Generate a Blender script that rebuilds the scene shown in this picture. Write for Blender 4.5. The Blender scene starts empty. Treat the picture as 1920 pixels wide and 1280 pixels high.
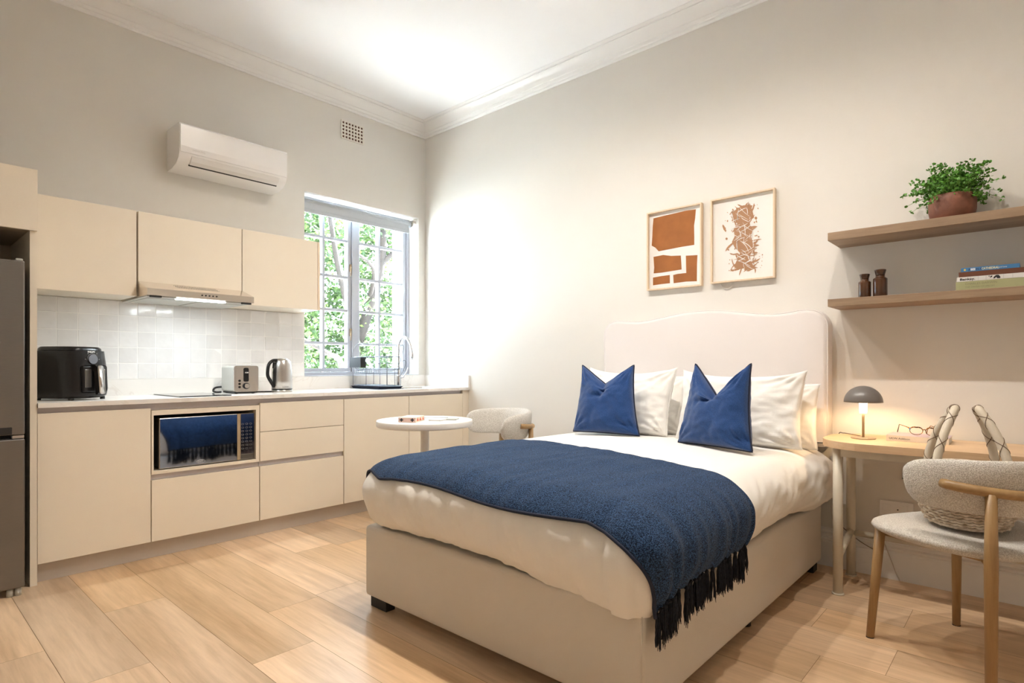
import bpy, bmesh, math, random
from mathutils import Vector, Matrix, noise
PI = math.pi
SC = bpy.context.scene
COL = SC.collection

# ------------------------------------------------------------------ camera
cam_d = bpy.data.cameras.new('camera'); cam = bpy.data.objects.new('camera', cam_d); COL.objects.link(cam)
cam.location = (-3.53, -4.29, 1.09)
_F = Vector((.7425, .6697, 0)).normalized()
cam.rotation_euler = (PI/2, 0, math.atan2(_F.y, _F.x) - PI/2)
cam_d.sensor_width = 36; cam_d.lens = 36*1090/1920
cam_d.shift_y = 46/1920
cam_d.clip_start = .02
SC.camera = cam
# ------------------------------------------------------------------ sky, sun, exposure
w = bpy.data.worlds.new('sky'); SC.world = w; w.use_nodes = True
_b = w.node_tree.nodes['Background']; _b.inputs[0].default_value = (.68, .85, 1.0, 1); _b.inputs[1].default_value = 19.5
SC.view_settings.view_transform = 'Standard'; SC.view_settings.look = 'None'
SC.view_settings.gamma = 1; SC.view_settings.use_curve_mapping = False
SC.view_settings.exposure = 0.18
SC.cycles.use_denoising = True
SC.cycles.max_bounces = 10; SC.cycles.diffuse_bounces = 6
SC.cycles.sample_clamp_indirect = 60
sun_d = bpy.data.lights.new('sun', 'SUN'); sun = bpy.data.objects.new('sun', sun_d); COL.objects.link(sun)
sun_d.energy = 210; sun_d.angle = .02; sun_d.color = (1, .98, .95)
sun.rotation_euler = Vector((.72, -.06, .69)).to_track_quat('Z', 'Y').to_euler()
# daylight portal in the window opening (guides sampling of the sky only)
pd = bpy.data.lights.new('window_portal', 'AREA'); po = bpy.data.objects.new('window_portal', pd); COL.objects.link(po)
pd.shape = 'RECTANGLE'; pd.size = 1.14; pd.size_y = 1.46; pd.cycles.is_portal = True
po.location = (-.65, .42, 1.74); po.rotation_euler = (-PI/2, 0, 0)

CEIL = 3.345
SPOT_W = 72.0
SPOT_COL = (1.0, .93, .85)
DOWNLIGHTS = [(-1.54, -1.84), (-1.54, -2.50), (-1.54, -3.16), (-1.54, -3.81)]

# ------------------------------------------------------------------ materials
def mat(name, col, rough=.5, metal=0, var=0, vscale=8, bump=0, bscale=200, coat=0, sheen=0, emit=None, es=0, stretch=None, spec=.5, trans=0, sub=0):
    m = bpy.data.materials.new(name); m.use_nodes = True
    nt = m.node_tree; N = nt.nodes; L = nt.links; p = N['Principled BSDF']
    p.inputs['Base Color'].default_value = (*col, 1)
    p.inputs['Roughness'].default_value = rough; p.inputs['Metallic'].default_value = metal
    p.inputs['Coat Weight'].default_value = coat; p.inputs['Sheen Weight'].default_value = sheen
    p.inputs['Specular IOR Level'].default_value = spec
    if sub:
        p.inputs['Subsurface Weight'].default_value = sub; p.inputs['Subsurface Scale'].default_value = .01
    if emit:
        p.inputs['Emission Color'].default_value = (*emit, 1); p.inputs['Emission Strength'].default_value = es
    tc = N.new('ShaderNodeTexCoord'); mp = N.new('ShaderNodeMapping')
    L.new(tc.outputs['Object'], mp.inputs[0])
    if stretch: mp.inputs['Scale'].default_value = stretch
    if var:
        n = N.new('ShaderNodeTexNoise'); n.inputs['Scale'].default_value = vscale; n.inputs['Detail'].default_value = 5
        L.new(mp.outputs[0], n.inputs[0])
        r = N.new('ShaderNodeValToRGB'); r.color_ramp.elements[0].position = .3; r.color_ramp.elements[1].position = .7
        r.color_ramp.elements[0].color = (*[c*(1-var) for c in col], 1)
        r.color_ramp.elements[1].color = (*[min(1, c*(1+var)) for c in col], 1)
        L.new(n.outputs[0], r.inputs[0]); L.new(r.outputs[0], p.inputs['Base Color'])
    if bump:
        n2 = N.new('ShaderNodeTexNoise'); n2.inputs['Scale'].default_value = bscale; n2.inputs['Detail'].default_value = 3
        L.new(mp.outputs[0], n2.inputs[0])
        bp = N.new('ShaderNodeBump'); bp.inputs['Strength'].default_value = bump; bp.inputs['Distance'].default_value = .003
        L.new(n2.outputs[0], bp.inputs['Height']); L.new(bp.outputs[0], p.inputs['Normal'])
    return m

def wood(name, c1, c2, axis='y', rough=.45, scale=6.0, attr=None):
    """oak: long grain along one axis; optional per-plank attribute that shifts tone and pattern"""
    m = bpy.data.materials.new(name); m.use_nodes = True
    nt = m.node_tree; N = nt.nodes; L = nt.links; p = N['Principled BSDF']; p.inputs['Roughness'].default_value = rough
    tc = N.new('ShaderNodeTexCoord'); mp = N.new('ShaderNodeMapping')
    s = {'x': (.07, 1, 1), 'y': (1, .07, 1), 'z': (1, 1, .07)}[axis]
    mp.inputs['Scale'].default_value = s
    L.new(tc.outputs['Object'], mp.inputs[0])
    src = mp.outputs[0]
    if attr:
        at = N.new('ShaderNodeAttribute'); at.attribute_name = attr
        ml = N.new('ShaderNodeVectorMath'); ml.operation = 'MULTIPLY_ADD'
        ml.inputs[1].default_value = (37, 37, 37); L.new(at.outputs['Color'], ml.inputs[0]); L.new(src, ml.inputs[2]); src = ml.outputs[0]
    n = N.new('ShaderNodeTexNoise'); n.inputs['Scale'].default_value = scale*14; n.inputs['Detail'].default_value = 8; n.inputs['Roughness'].default_value = .62
    n.inputs['Distortion'].default_value = .25
    L.new(src, n.inputs[0])
    n3 = N.new('ShaderNodeTexNoise'); n3.inputs['Scale'].default_value = scale*1.3; n3.inputs['Detail'].default_value = 3; n3.inputs['Distortion'].default_value = 1.2
    L.new(src, n3.inputs[0])
    mx = N.new('ShaderNodeMix'); mx.data_type = 'FLOAT'; mx.inputs[0].default_value = .5
    L.new(n.outputs[0], mx.inputs[2]); L.new(n3.outputs[0], mx.inputs[3])
    r = N.new('ShaderNodeValToRGB'); r.color_ramp.elements[0].position = .34; r.color_ramp.elements[1].position = .66
    r.color_ramp.elements[0].color = (*c1, 1); r.color_ramp.elements[1].color = (*c2, 1)
    L.new(mx.outputs[0], r.inputs[0]); out = r.outputs[0]
    if attr:
        hs = N.new('ShaderNodeHueSaturation'); mr = N.new('ShaderNodeMapRange')
        sp = N.new('ShaderNodeSeparateColor'); L.new(at.outputs['Color'], sp.inputs[0])
        mr.inputs[3].default_value = .86; mr.inputs[4].default_value = 1.12
        L.new(sp.outputs[0], mr.inputs[0]); L.new(mr.outputs[0], hs.inputs['Value'])
        m2 = N.new('ShaderNodeMapRange'); m2.inputs[3].default_value = .9; m2.inputs[4].default_value = 1.08
        L.new(sp.outputs[1], m2.inputs[0]); L.new(m2.outputs[0], hs.inputs['Saturation'])
        L.new(out, hs.inputs['Color'])
        # knots
        mp2 = N.new('ShaderNodeMapping'); mp2.inputs['Scale'].default_value = (2.6, .9, 1); L.new(tc.outputs['Object'], mp2.inputs[0])
        vo = N.new('ShaderNodeTexVoronoi'); vo.inputs['Scale'].default_value = 1.0; 
        dn = N.new('ShaderNodeTexNoise'); dn.inputs['Scale'].default_value = 5
        L.new(mp2.outputs[0], dn.inputs[0])
        va = N.new('ShaderNodeVectorMath'); va.operation = 'MULTIPLY_ADD'; va.inputs[1].default_value = (.22, .22, .22)
        L.new(dn.outputs['Color'], va.inputs[0]); L.new(mp2.outputs[0], va.inputs[2]); L.new(va.outputs[0], vo.inputs['Vector'])
        kr = N.new('ShaderNodeValToRGB'); kr.color_ramp.elements[0].position = .03; kr.color_ramp.elements[1].position = .22
        kr.color_ramp.elements[0].color = (.62, .50, .40, 1); kr.color_ramp.elements[1].color = (1, 1, 1, 1)
        L.new(vo.outputs['Distance'], kr.inputs[0])
        mm = N.new('ShaderNodeMix'); mm.data_type = 'RGBA'; mm.blend_type = 'MULTIPLY'; mm.inputs[0].default_value = .75
        L.new(hs.outputs[0], mm.inputs[6]); L.new(kr.outputs[0], mm.inputs[7]); out = mm.outputs[2]
    L.new(out, p.inputs['Base Color'])
    bp = N.new('ShaderNodeBump'); bp.inputs['Strength'].default_value = .12; bp.inputs['Distance'].default_value = .002
    L.new(n.outputs[0], bp.inputs['Height']); L.new(bp.outputs[0], p.inputs['Normal'])
    return m

def two_tone(name, c1, c2, scale, rough=.9, sheen=.3, bump=.6, pos=(.4, .6), stretch=(1, 1, 1)):
    m = bpy.data.materials.new(name); m.use_nodes = True
    nt = m.node_tree; N = nt.nodes; L = nt.links; p = N['Principled BSDF']
    p.inputs['Roughness'].default_value = rough; p.inputs['Sheen Weight'].default_value = sheen; p.inputs['Specular IOR Level'].default_value = .2
    tc = N.new('ShaderNodeTexCoord'); mp = N.new('ShaderNodeMapping'); mp.inputs['Scale'].default_value = stretch
    L.new(tc.outputs['Object'], mp.inputs[0])
    n = N.new('ShaderNodeTexNoise'); n.inputs['Scale'].default_value = scale; n.inputs['Detail'].default_value = 3
    L.new(mp.outputs[0], n.inputs[0])
    r = N.new('ShaderNodeValToRGB'); r.color_ramp.elements[0].position = pos[0]; r.color_ramp.elements[1].position = pos[1]
    r.color_ramp.elements[0].color = (*c1, 1); r.color_ramp.elements[1].color = (*c2, 1)
    L.new(n.outputs[0], r.inputs[0]); L.new(r.outputs[0], p.inputs['Base Color'])
    bp = N.new('ShaderNodeBump'); bp.inputs['Strength'].default_value = bump; bp.inputs['Distance'].default_value = .004
    L.new(n.outputs[0], bp.inputs['Height']); L.new(bp.outputs[0], p.inputs['Normal'])
    return m

def glass_mat(name, tint=(1, 1, 1), refl=.06):
    m = bpy.data.materials.new(name); m.use_nodes = True
    nt = m.node_tree; N = nt.nodes; L = nt.links
    N.remove(N['Principled BSDF']); o = N['Material Output']
    t = N.new('ShaderNodeBsdfTransparent'); t.inputs[0].default_value = (*tint, 1)
    g = N.new('ShaderNodeBsdfGlossy'); g.inputs['Roughness'].default_value = .01
    f = N.new('ShaderNodeFresnel'); f.inputs[0].default_value = 1.45
    mx = N.new('ShaderNodeMixShader'); L.new(f.outputs[0], mx.inputs[0]); L.new(t.outputs[0], mx.inputs[1]); L.new(g.outputs[0], mx.inputs[2])
    L.new(mx.outputs[0], o.inputs[0])
    return m

M = {}
M['wall'] = mat('wall_paint', (.74, .715, .665), .75, bump=.08, bscale=60, spec=.25)
M['ceil'] = mat('ceiling_paint', (.90, .90, .90), .8, spec=.2)
M['white'] = mat('white_gloss_paint', (.84, .83, .81), .35)
M['cab'] = mat('beige_laminate', (.80, .72, .595), .45, var=.015, vscale=300, spec=.4)
M['cabin'] = mat('cabinet_interior', (.45, .38, .29), .6)
M['shadowgap'] = mat('dark_gap', (.10, .08, .06), .8)
M['channel'] = mat('grey_channel', (.60, .56, .57), .4, metal=.15)
M['plinth'] = mat('plinth_laminate', (.58, .52, .46), .4)
M['steel'] = mat('brushed_steel', (.55, .52, .49), .28, metal=1, var=.06, vscale=60, stretch=(1, 1, 60))
M['steelh'] = mat('hood_steel', (.80, .74, .67), .25, metal=1, var=.05, vscale=60, stretch=(1, 60, 60))
M['fridge'] = mat('fridge_steel', (.21, .195, .18), .38, metal=.9, var=.07, vscale=40, stretch=(1, 1, 80))
M['chrome'] = mat('chrome', (.68, .67, .67), .07, metal=1)
M['wire'] = mat('chrome_wire', (.20, .215, .25), .25, metal=.6)
M['black'] = mat('black_plastic', (.010, .009, .009), .28, spec=.3)
M['blackm'] = mat('black_matt', (.02, .019, .018), .6)
M['blackgloss'] = mat('black_glass', (.01, .01, .012), .05)
M['mirror'] = mat('mirror_door_glass', (.44, .52, .70), .04, metal=1)
M['greyknob'] = mat('grey_dial', (.18, .19, .22), .35, metal=.6)
M['greypl'] = mat('pale_grey_plastic', (.50, .50, .46), .35)
M['whitepl'] = mat('white_plastic', (.87, .855, .84), .22, coat=.3)
M['acvane'] = mat('vane_plastic', (.76, .74, .72), .35)
M['tray'] = mat('navy_tray', (.03, .035, .06), .35)
M['led'] = mat('led_strip', (1, 1, 1), emit=(.85, .96, 1), es=14)
M['lampglow'] = mat('lamp_diffuser', (1, .9, .75), emit=(1, .72, .42), es=7)
M['downglow'] = mat('downlight_lens', (1, 1, 1), emit=(1, .85, .65), es=30)
M['oakdesk'] = wood('desk_oak', (.56, .37, .21), (.74, .54, .34), 'y', .5)
M['oakshelf'] = wood('shelf_oak', (.23, .15, .092), (.39, .275, .175), 'y', .5)
M['chairwood'] = wood('chair_oak', (.27, .155, .060), (.42, .26, .11), 'z', .4)
M['chairrail'] = wood('chair_rail_oak', (.27, .155, .060), (.42, .26, .11), 'x', .4)
M['framewood'] = wood('frame_ash', (.66, .50, .34), (.80, .66, .49), 'z', .5)
M['floor'] = wood('oak_floor_planks', (.50, .325, .175), (.80, .575, .365), 'y', .30, scale=3.2, attr='plank')
M['seam'] = mat('floor_seam', (.22, .13, .06), .8)
M['boucle'] = two_tone('cream_boucle', (.50, .46, .40), (.78, .745, .69), 300, bump=1.0)
M['headb'] = mat('headboard_linen', (.79, .745, .72), .9, bump=.4, bscale=700, sheen=.2, spec=.15)
M['divan'] = mat('bed_base_linen', (.71, .65, .57), .9, bump=.5, bscale=600, sheen=.15, spec=.15)
M['duvet'] = mat('white_cotton', (.84, .815, .77), .85, bump=.25, bscale=25, sheen=.1, spec=.15)
M['pillow'] = mat('pillow_cotton', (.86, .84, .80), .85, bump=.3, bscale=30, sheen=.1, spec=.15)
M['navy'] = two_tone('navy_velvet', (.012, .045, .155), (.022, .075, .24), 400, sheen=.35, bump=.3)
M['piping'] = mat('navy_piping', (.008, .014, .04), .8)
M['throw'] = two_tone('heathered_navy_knit', (.003, .010, .030), (.056, .128, .275), 300, sheen=.06, bump=.9, pos=(.40, .70))
M['tassel'] = mat('black_navy_yarn', (.006, .008, .016), .9, var=.5, vscale=90)
M['deskleg'] = mat('cream_powder_coat', (.66, .61, .50), .35)
M['tablew'] = mat('white_table_top', (.84, .81, .77), .35)
M['shade'] = mat('taupe_lacquer', (.17, .155, .145), .32)
M['lampst'] = mat('lamp_stem', (.42, .32, .20), .4)
M['tile'] = None
M['terra'] = mat('terracotta', (.20, .075, .042), .6, var=.3, vscale=14, bump=.2, bscale=50)
M['soil'] = mat('soil', (.04, .028, .02), .95)
M['leaf'] = mat('fresh_leaf', (.10, .28, .035), .5, var=.5, vscale=60)
M['stem'] = mat('green_stem', (.17, .30, .06), .6)
M['bottle'] = mat('brown_glaze', (.07, .026, .010), .12, var=.45, vscale=12, coat=.6)
M['paper'] = mat('paper', (.80, .78, .74), .7)
M['mount'] = mat('print_paper', (.80, .775, .74), .6)
M['rust'] = mat('rust_ink', (.33, .115, .024), .75, var=.1, vscale=14)
M['tanink'] = mat('tan_ink', (.41, .22, .115), .75)
M['bk_blue'] = mat('blue_cover', (.05, .18, .38), .45)
M['bk_brown'] = mat('brown_cover', (.13, .045, .022), .5)
M['bk_white'] = mat('white_cover', (.70, .68, .66), .45)
M['bk_green'] = mat('olive_cover', (.36, .36, .19), .55)
M['ink'] = mat('dark_ink', (.015, .015, .02), .6)
M['inkwhite'] = mat('white_ink', (.85, .85, .83), .5)
M['inkcream'] = mat('cream_ink', (.75, .70, .45), .5)
M['inkgreen'] = mat('olive_ink', (.22, .22, .12), .5)
M['inknavy'] = mat('navy_ink', (.02, .05, .14), .5)
M['inkgrey'] = mat('grey_ink', (.35, .35, .35), .5)
M['orange'] = mat('orange_ink', (.80, .13, .05), .5)
M['pinkcard'] = mat('pink_card', (.72, .52, .45), .6)
M['creamcard'] = mat('cream_card', (.78, .70, .58), .6)
M['mauve'] = mat('mauve_cover', (.52, .42, .47), .4)
M['tort'] = two_tone('tortoiseshell', (.05, .018, .008), (.48, .22, .05), 160, rough=.2, sheen=0, bump=0, pos=(.45, .6))
M['lensblue'] = mat('blue_enamel', (.03, .20, .55), .3)
M['glass'] = glass_mat('window_glass')
M['lens'] = glass_mat('spectacle_lens')
M['basket'] = two_tone('natural_rush', (.46, .36, .26), (.70, .61, .50), 45, rough=.8, sheen=0, bump=.5)
M['handle'] = mat('cream_leather_wrap', (.66, .58, .46), .5)
M['cord'] = mat('brown_cord', (.13, .07, .035), .8)
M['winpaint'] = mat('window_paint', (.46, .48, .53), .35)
M['blind'] = mat('blind_fabric', (.50, .535, .58), .7)
M['brass'] = mat('aged_metal', (.30, .22, .14), .4, metal=.8)
M['bark'] = mat('bark', (.016, .011, .008), .9, var=.3, vscale=10)
M['whitecable'] = mat('white_cable', (.62, .58, .52), .5)
M['greycable'] = mat('grey_cable', (.16, .13, .11), .5)
M['vent'] = mat('vent_plaster', (.78, .74, .66), .7)
M['venthole'] = mat('vent_dark', (.13, .065, .04), .8)
M['outwall'] = mat('white_render', (.82, .82, .82), .8)
M['ground'] = mat('pale_paving', (.68, .72, .75), .9, var=.4, vscale=5)

def tree_leaf_mat():
    m = bpy.data.materials.new('tree_leaf'); m.use_nodes = True
    nt = m.node_tree; N = nt.nodes; L = nt.links; p = N['Principled BSDF']; o = N['Material Output']
    at = N.new('ShaderNodeAttribute'); at.attribute_name = 'tone'
    r = N.new('ShaderNodeValToRGB'); r.color_ramp.elements[0].color = (.008, .032, .006, 1); r.color_ramp.elements[1].color = (.075, .12, .03, 1)
    L.new(at.outputs['Fac'], r.inputs[0]); L.new(r.outputs[0], p.inputs['Base Color']); p.inputs['Roughness'].default_value = .45
    t = N.new('ShaderNodeBsdfTranslucent'); L.new(r.outputs[0], t.inputs[0])
    mx = N.new('ShaderNodeMixShader'); mx.inputs[0].default_value = .35
    L.new(p.outputs[0], mx.inputs[1]); L.new(t.outputs[0], mx.inputs[2]); L.new(mx.outputs[0], o.inputs[0])
    return m
M['treeleaf'] = tree_leaf_mat()

def tile_mat():
    m = mat('glazed_white_tile', (.72, .70, .68), .12, bump=.0)
    nt = m.node_tree; N = nt.nodes; L = nt.links; p = N['Principled BSDF']
    at = N.new('ShaderNodeAttribute'); at.attribute_name = 'plank'
    r = N.new('ShaderNodeValToRGB'); r.color_ramp.elements[0].color = (.72, .70, .68, 1); r.color_ramp.elements[1].color = (.88, .865, .85, 1)
    tc = N.new('ShaderNodeTexCoord'); n = N.new('ShaderNodeTexNoise'); n.inputs['Scale'].default_value = 14; L.new(tc.outputs['Object'], n.inputs[0])
    mx = N.new('ShaderNodeMath'); mx.operation = 'MULTIPLY_ADD'; mx.inputs[1].default_value = .5
    L.new(at.outputs['Fac'], mx.inputs[0])
    ml = N.new('ShaderNodeMath'); ml.operation = 'MULTIPLY'; ml.inputs[1].default_value = .6; L.new(n.outputs[0], ml.inputs[0]); L.new(ml.outputs[0], mx.inputs[2])
    L.new(mx.outputs[0], r.inputs[0]); L.new(r.outputs[0], p.inputs['Base Color'])
    bp = N.new('ShaderNodeBump'); bp.inputs['Strength'].default_value = .35; bp.inputs['Distance'].default_value = .006
    L.new(n.outputs[0], bp.inputs['Height']); L.new(bp.outputs[0], p.inputs['Normal'])
    return m
M['tile'] = tile_mat()
M['grout'] = mat('grout', (.88, .86, .83), .8)

def quartz_mat():
    m = mat('white_quartz', (.82, .79, .75), .22)
    nt = m.node_tree; N = nt.nodes; L = nt.links; p = N['Principled BSDF']
    tc = N.new('ShaderNodeTexCoord'); n = N.new('ShaderNodeTexNoise'); n.inputs['Scale'].default_value = 2.2; n.inputs['Detail'].default_value = 8; n.inputs['Distortion'].default_value = 1.5
    L.new(tc.outputs['Object'], n.inputs[0])
    r = N.new('ShaderNodeValToRGB'); e = r.color_ramp.elements
    e[0].position = .488; e[0].color = (.82, .79, .75, 1); e[1].position = .512; e[1].color = (.82, .79, .75, 1)
    k = e.new(.5); k.color = (.75, .71, .66, 1)
    L.new(n.outputs[0], r.inputs[0]); L.new(r.outputs[0], p.inputs['Base Color'])
    return m
M['quartz'] = quartz_mat()

# ------------------------------------------------------------------ helpers
def wm(o):
    m = o.matrix_basis.copy()
    while o.parent: o = o.parent; m = o.matrix_basis @ m
    return m
def thing(name, label, cat, loc=(0, 0, 0), rz=0, group=None, kind=None):
    o = bpy.data.objects.new(name, None); COL.objects.link(o); o.empty_display_size = .05
    o.location = loc; o.rotation_euler = (0, 0, rz); o.matrix_basis = Matrix.Translation(loc) @ Matrix.Rotation(rz, 4, 'Z')
    tag(o, label, cat, group, kind); return o
def tag(o, label=None, cat=None, group=None, kind=None):
    if label: o['label'] = label
    if cat: o['category'] = cat
    if group: o['group'] = group
    if kind: o['kind'] = kind
    return o
def obj(name, bm, m, parent=None, world=True, smooth=False, ang=40, loc=None):
    """link a bmesh as one mesh object; coordinates are world ones unless world=False"""
    me = bpy.data.meshes.new(name)
    if parent is not None and world:
        bm.transform(wm(parent).inverted())
    if loc is not None:
        bm.transform(Matrix.Translation(-Vector(loc)))
    bm.normal_update()
    if smooth:
        for f in bm.faces: f.smooth = True
        for e in bm.edges:
            if len(e.link_faces) == 2 and e.calc_face_angle(0) > math.radians(ang): e.smooth = False
    bm.to_mesh(me); bm.free()
    ms = m if isinstance(m, (list, tuple)) else [m]
    for q in ms: me.materials.append(q)
    o = bpy.data.objects.new(name, me); COL.objects.link(o)
    if parent is not None: o.parent = parent
    if loc is not None: o.location = loc
    return o
def struct(name, bm, m, parent=None, **k):
    o = obj(name, bm, m, parent, **k)
    if parent is None: o['kind'] = 'structure'
    return o
def nb(): return bmesh.new()
def box(bm, x0, x1, y0, y1, z0, z1, bev=0, seg=2, mi=0):
    vs = [bm.verts.new(p) for p in ((x0,y0,z0),(x1,y0,z0),(x1,y1,z0),(x0,y1,z0),(x0,y0,z1),(x1,y0,z1),(x1,y1,z1),(x0,y1,z1))]
    fs = [bm.faces.new([vs[i] for i in q]) for q in ((3,2,1,0),(4,5,6,7),(0,1,5,4),(1,2,6,5),(2,3,7,6),(3,0,4,7))]
    for f in fs: f.material_index = mi
    if bev:
        es = set(e for f in fs for e in f.edges)
        r = bmesh.ops.bevel(bm, geom=list(es), offset=bev, segments=seg, profile=.5, affect='EDGES')
        for f in r['faces']: f.material_index = mi
    return vs
def B(*a, **k):
    bm = nb(); box(bm, *a, **k); return bm
def frames(pts, closed=False, up0=None):
    n = len(pts); T = []
    for i in range(n):
        a = pts[(i-1) % n] if closed or i > 0 else pts[i]; b = pts[(i+1) % n] if closed or i < n-1 else pts[i]
        t = (b-a); T.append(t.normalized() if t.length > 1e-9 else Vector((0, 0, 1)))
    u = Vector(up0) if up0 else (Vector((0, 0, 1)) if abs(T[0].z) < .9 else Vector((1, 0, 0)))
    out = []
    for t in T:
        u = (u - t*u.dot(t))
        u = u.normalized() if u.length > 1e-6 else t.orthogonal().normalized()
        out.append((t, u, t.cross(u)))
    return out
def tube(bm, pts, r, seg=10, closed=False, caps=True, mi=0, flat=1.0, up0=None):
    pts = [Vector(p) for p in pts]; n = len(pts)
    rs = r if isinstance(r, (list, tuple)) else [r]*n
    fr = frames(pts, closed, up0); rings = []
    for i, p in enumerate(pts):
        t, u, v = fr[i]
        rings.append([bm.verts.new(p + (u*math.cos(2*PI*k/seg)*flat + v*math.sin(2*PI*k/seg))*rs[i]) for k in range(seg)])
    for i in range(n if closed else n-1):
        a, b = rings[i], rings[(i+1) % n]
        for k in range(seg):
            f = bm.faces.new((a[k], a[(k+1) % seg], b[(k+1) % seg], b[k])); f.material_index = mi; f.smooth = True
    if caps and not closed:
        f = bm.faces.new(rings[0][::-1]); f.material_index = mi; f = bm.faces.new(rings[-1]); f.material_index = mi
def TB(*a, **k):
    bm = nb(); tube(bm, *a, **k); return bm
def lathe(bm, prof, c=(0, 0, 0), seg=40, mi=0, cap=True):
    c = Vector(c); rings = []
    for r, z in prof:
        rings.append([bm.verts.new(c + Vector((r*math.cos(2*PI*k/seg), r*math.sin(2*PI*k/seg), z))) for k in range(seg)])
    for a, b in zip(rings, rings[1:]):
        for k in range(seg):
            f = bm.faces.new((a[k], a[(k+1) % seg], b[(k+1) % seg], b[k])); f.material_index = mi; f.smooth = True
    if cap:
        if prof[0][0] > 1e-4: bm.faces.new(rings[0][::-1]).material_index = mi
        if prof[-1][0] > 1e-4: bm.faces.new(rings[-1]).material_index = mi
    bmesh.ops.remove_doubles(bm, verts=[v for r in rings for v in r], dist=1e-5)
def LT(*a, **k):
    bm = nb(); lathe(bm, *a, **k); return bm
def prism(bm, poly, axis, a0, a1, mi=0):
    """extrude a 2D polygon; axis 'x': poly=(y,z); 'y': (x,z); 'z': (x,y)"""
    def P(q, a): return {'x': (a, q[0], q[1]), 'y': (q[0], a, q[1]), 'z': (q[0], q[1], a)}[axis]
    v0 = [bm.verts.new(P(q, a0)) for q in poly]; v1 = [bm.verts.new(P(q, a1)) for q in poly]; n = len(poly)
    fs = [bm.faces.new(v0), bm.faces.new(v1[::-1])]
    for i in range(n): fs.append(bm.faces.new((v0[i], v1[i], v1[(i+1) % n], v0[(i+1) % n])))
    for f in fs: f.material_index = mi
    bmesh.ops.recalc_face_normals(bm, faces=fs)
    return fs
def PR(*a, **k):
    bm = nb(); prism(bm, *a, **k); return bm
def rrect(x0, x1, y0, y1, r, n=6):
    out = []
    for cx, cy, a in ((x1-r, y1-r, 0), (x0+r, y1-r, PI/2), (x0+r, y0+r, PI), (x1-r, y0+r, 3*PI/2)):
        for k in range(n+1):
            t = a + PI/2*k/n; out.append((cx+r*math.cos(t), cy+r*math.sin(t)))
    return out
def loopmesh(bm, rings, closed_u=True, cap0=True, cap1=True, mi=0):
    R = [[bm.verts.new(p) for p in r] for r in rings]
    for a, b in zip(R, R[1:]):
        n = len(a)
        for k in range(n if closed_u else n-1):
            f = bm.faces.new((a[k], a[(k+1) % n], b[(k+1) % n], b[k])); f.smooth = True; f.material_index = mi
    if cap0: f = bm.faces.new(R[0][::-1]); f.smooth = True; f.material_index = mi
    if cap1: f = bm.faces.new(R[-1]); f.smooth = True; f.material_index = mi
    return R
def text_mesh(body, size, origin, right, up, bold=0, align='LEFT', sx=1.0):
    cu = bpy.data.curves.new('t', 'FONT'); cu.body = body; cu.size = size; cu.extrude = size*.01; cu.offset = bold
    cu.align_x = align; cu.resolution_u = 2
    o = bpy.data.objects.new('t', cu); COL.objects.link(o)
    dg = bpy.context.evaluated_depsgraph_get(); me = bpy.data.meshes.new_from_object(o.evaluated_get(dg))
    bm = nb(); bm.from_mesh(me)
    COL.objects.unlink(o); bpy.data.objects.remove(o); bpy.data.curves.remove(cu); bpy.data.meshes.remove(me)
    r = Vector(right).normalized(); u = Vector(up).normalized(); n = r.cross(u)
    mt = Matrix(((r.x*sx, u.x, n.x, origin[0]), (r.y*sx, u.y, n.y, origin[1]), (r.z*sx, u.z, n.z, origin[2]), (0, 0, 0, 1)))
    bm.transform(mt); return bm
def bez(p0, p1, p2, p3, n=12):
    p0, p1, p2, p3 = map(Vector, (p0, p1, p2, p3)); out = []
    for i in range(n+1):
        t = i/n; s = 1-t; out.append(p0*s**3 + p1*3*s*s*t + p2*3*s*t*t + p3*t**3)
    return out
def smooth_path(pts, n=8):
    pts = [Vector(p) for p in pts]; out = []
    for i in range(len(pts)-1):
        p0 = pts[max(0, i-1)]; p1 = pts[i]; p2 = pts[i+1]; p3 = pts[min(len(pts)-1, i+2)]
        for k in range(n):
            t = k/n
            out.append(.5*((2*p1) + (p2-p0)*t + (2*p0-5*p1+4*p2-p3)*t*t + (3*p1-p0-3*p2+p3)*t**3))
    out.append(pts[-1]); return out
def sstep(a, b, x):
    t = max(0, min(1, (x-a)/(b-a))); return t*t*(3-2*t)

# ------------------------------------------------------------------ room shell
XL, YR, WT = -4.45, -5.7, .40      # left-hand end wall, rear wall, outer wall thickness
WX0, WX1, WZ0, WZ1 = -1.22, -.08, 1.008, 2.472   # window opening
random.seed(4)
def build_floor():
    bm = nb(); lay = bm.loops.layers.float_color.new('plank')
    def quad(x0, x1, y0, y1, z, mi, c):
        vs = [bm.verts.new(p) for p in ((x0,y0,z),(x1,y0,z),(x1,y1,z),(x0,y1,z))]
        f = bm.faces.new(vs); f.material_index = mi
        for l in f.loops: l[lay] = c
    known = {2: -1.766+1.38*0, 1: -2.162, 3: -1.867, 0: -1.23}
    s0 = -3.075; W = .2435; g = .0008
    cols = range(-6, 13)
    fixed = {-2.355: -1.766, -2.6: -2.162, -3.075: -1.867, -2.83: -1.235, -1.86: -1.08, -.64: -3.88, -1.14: -3.895}
    for c in cols:
        x0 = s0+c*W; x1 = x0+W
        j = None
        for k, v in fixed.items():
            if abs(k-x0) < .06: j = v
        if j is None: j = -random.random()*1.38 - .4
        y = j
        while y < .3: y += 1.38
        a, b = max(x0, XL), min(x1, 0)
        if b <= a: continue
        while y > YR:
            quad(a+g, b-g, max(y-1.38+g, YR), min(y-g, .0), 0.0, 0, (random.random(), random.random(), random.random(), 1)) if y-1.38 < 0 else None
            y -= 1.38
    quad(XL, 0, YR, 0, -.0012, 1, (0, 0, 0, 1))
    return struct('floor', bm, [M['floor'], M['seam']])
build_floor()
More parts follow.
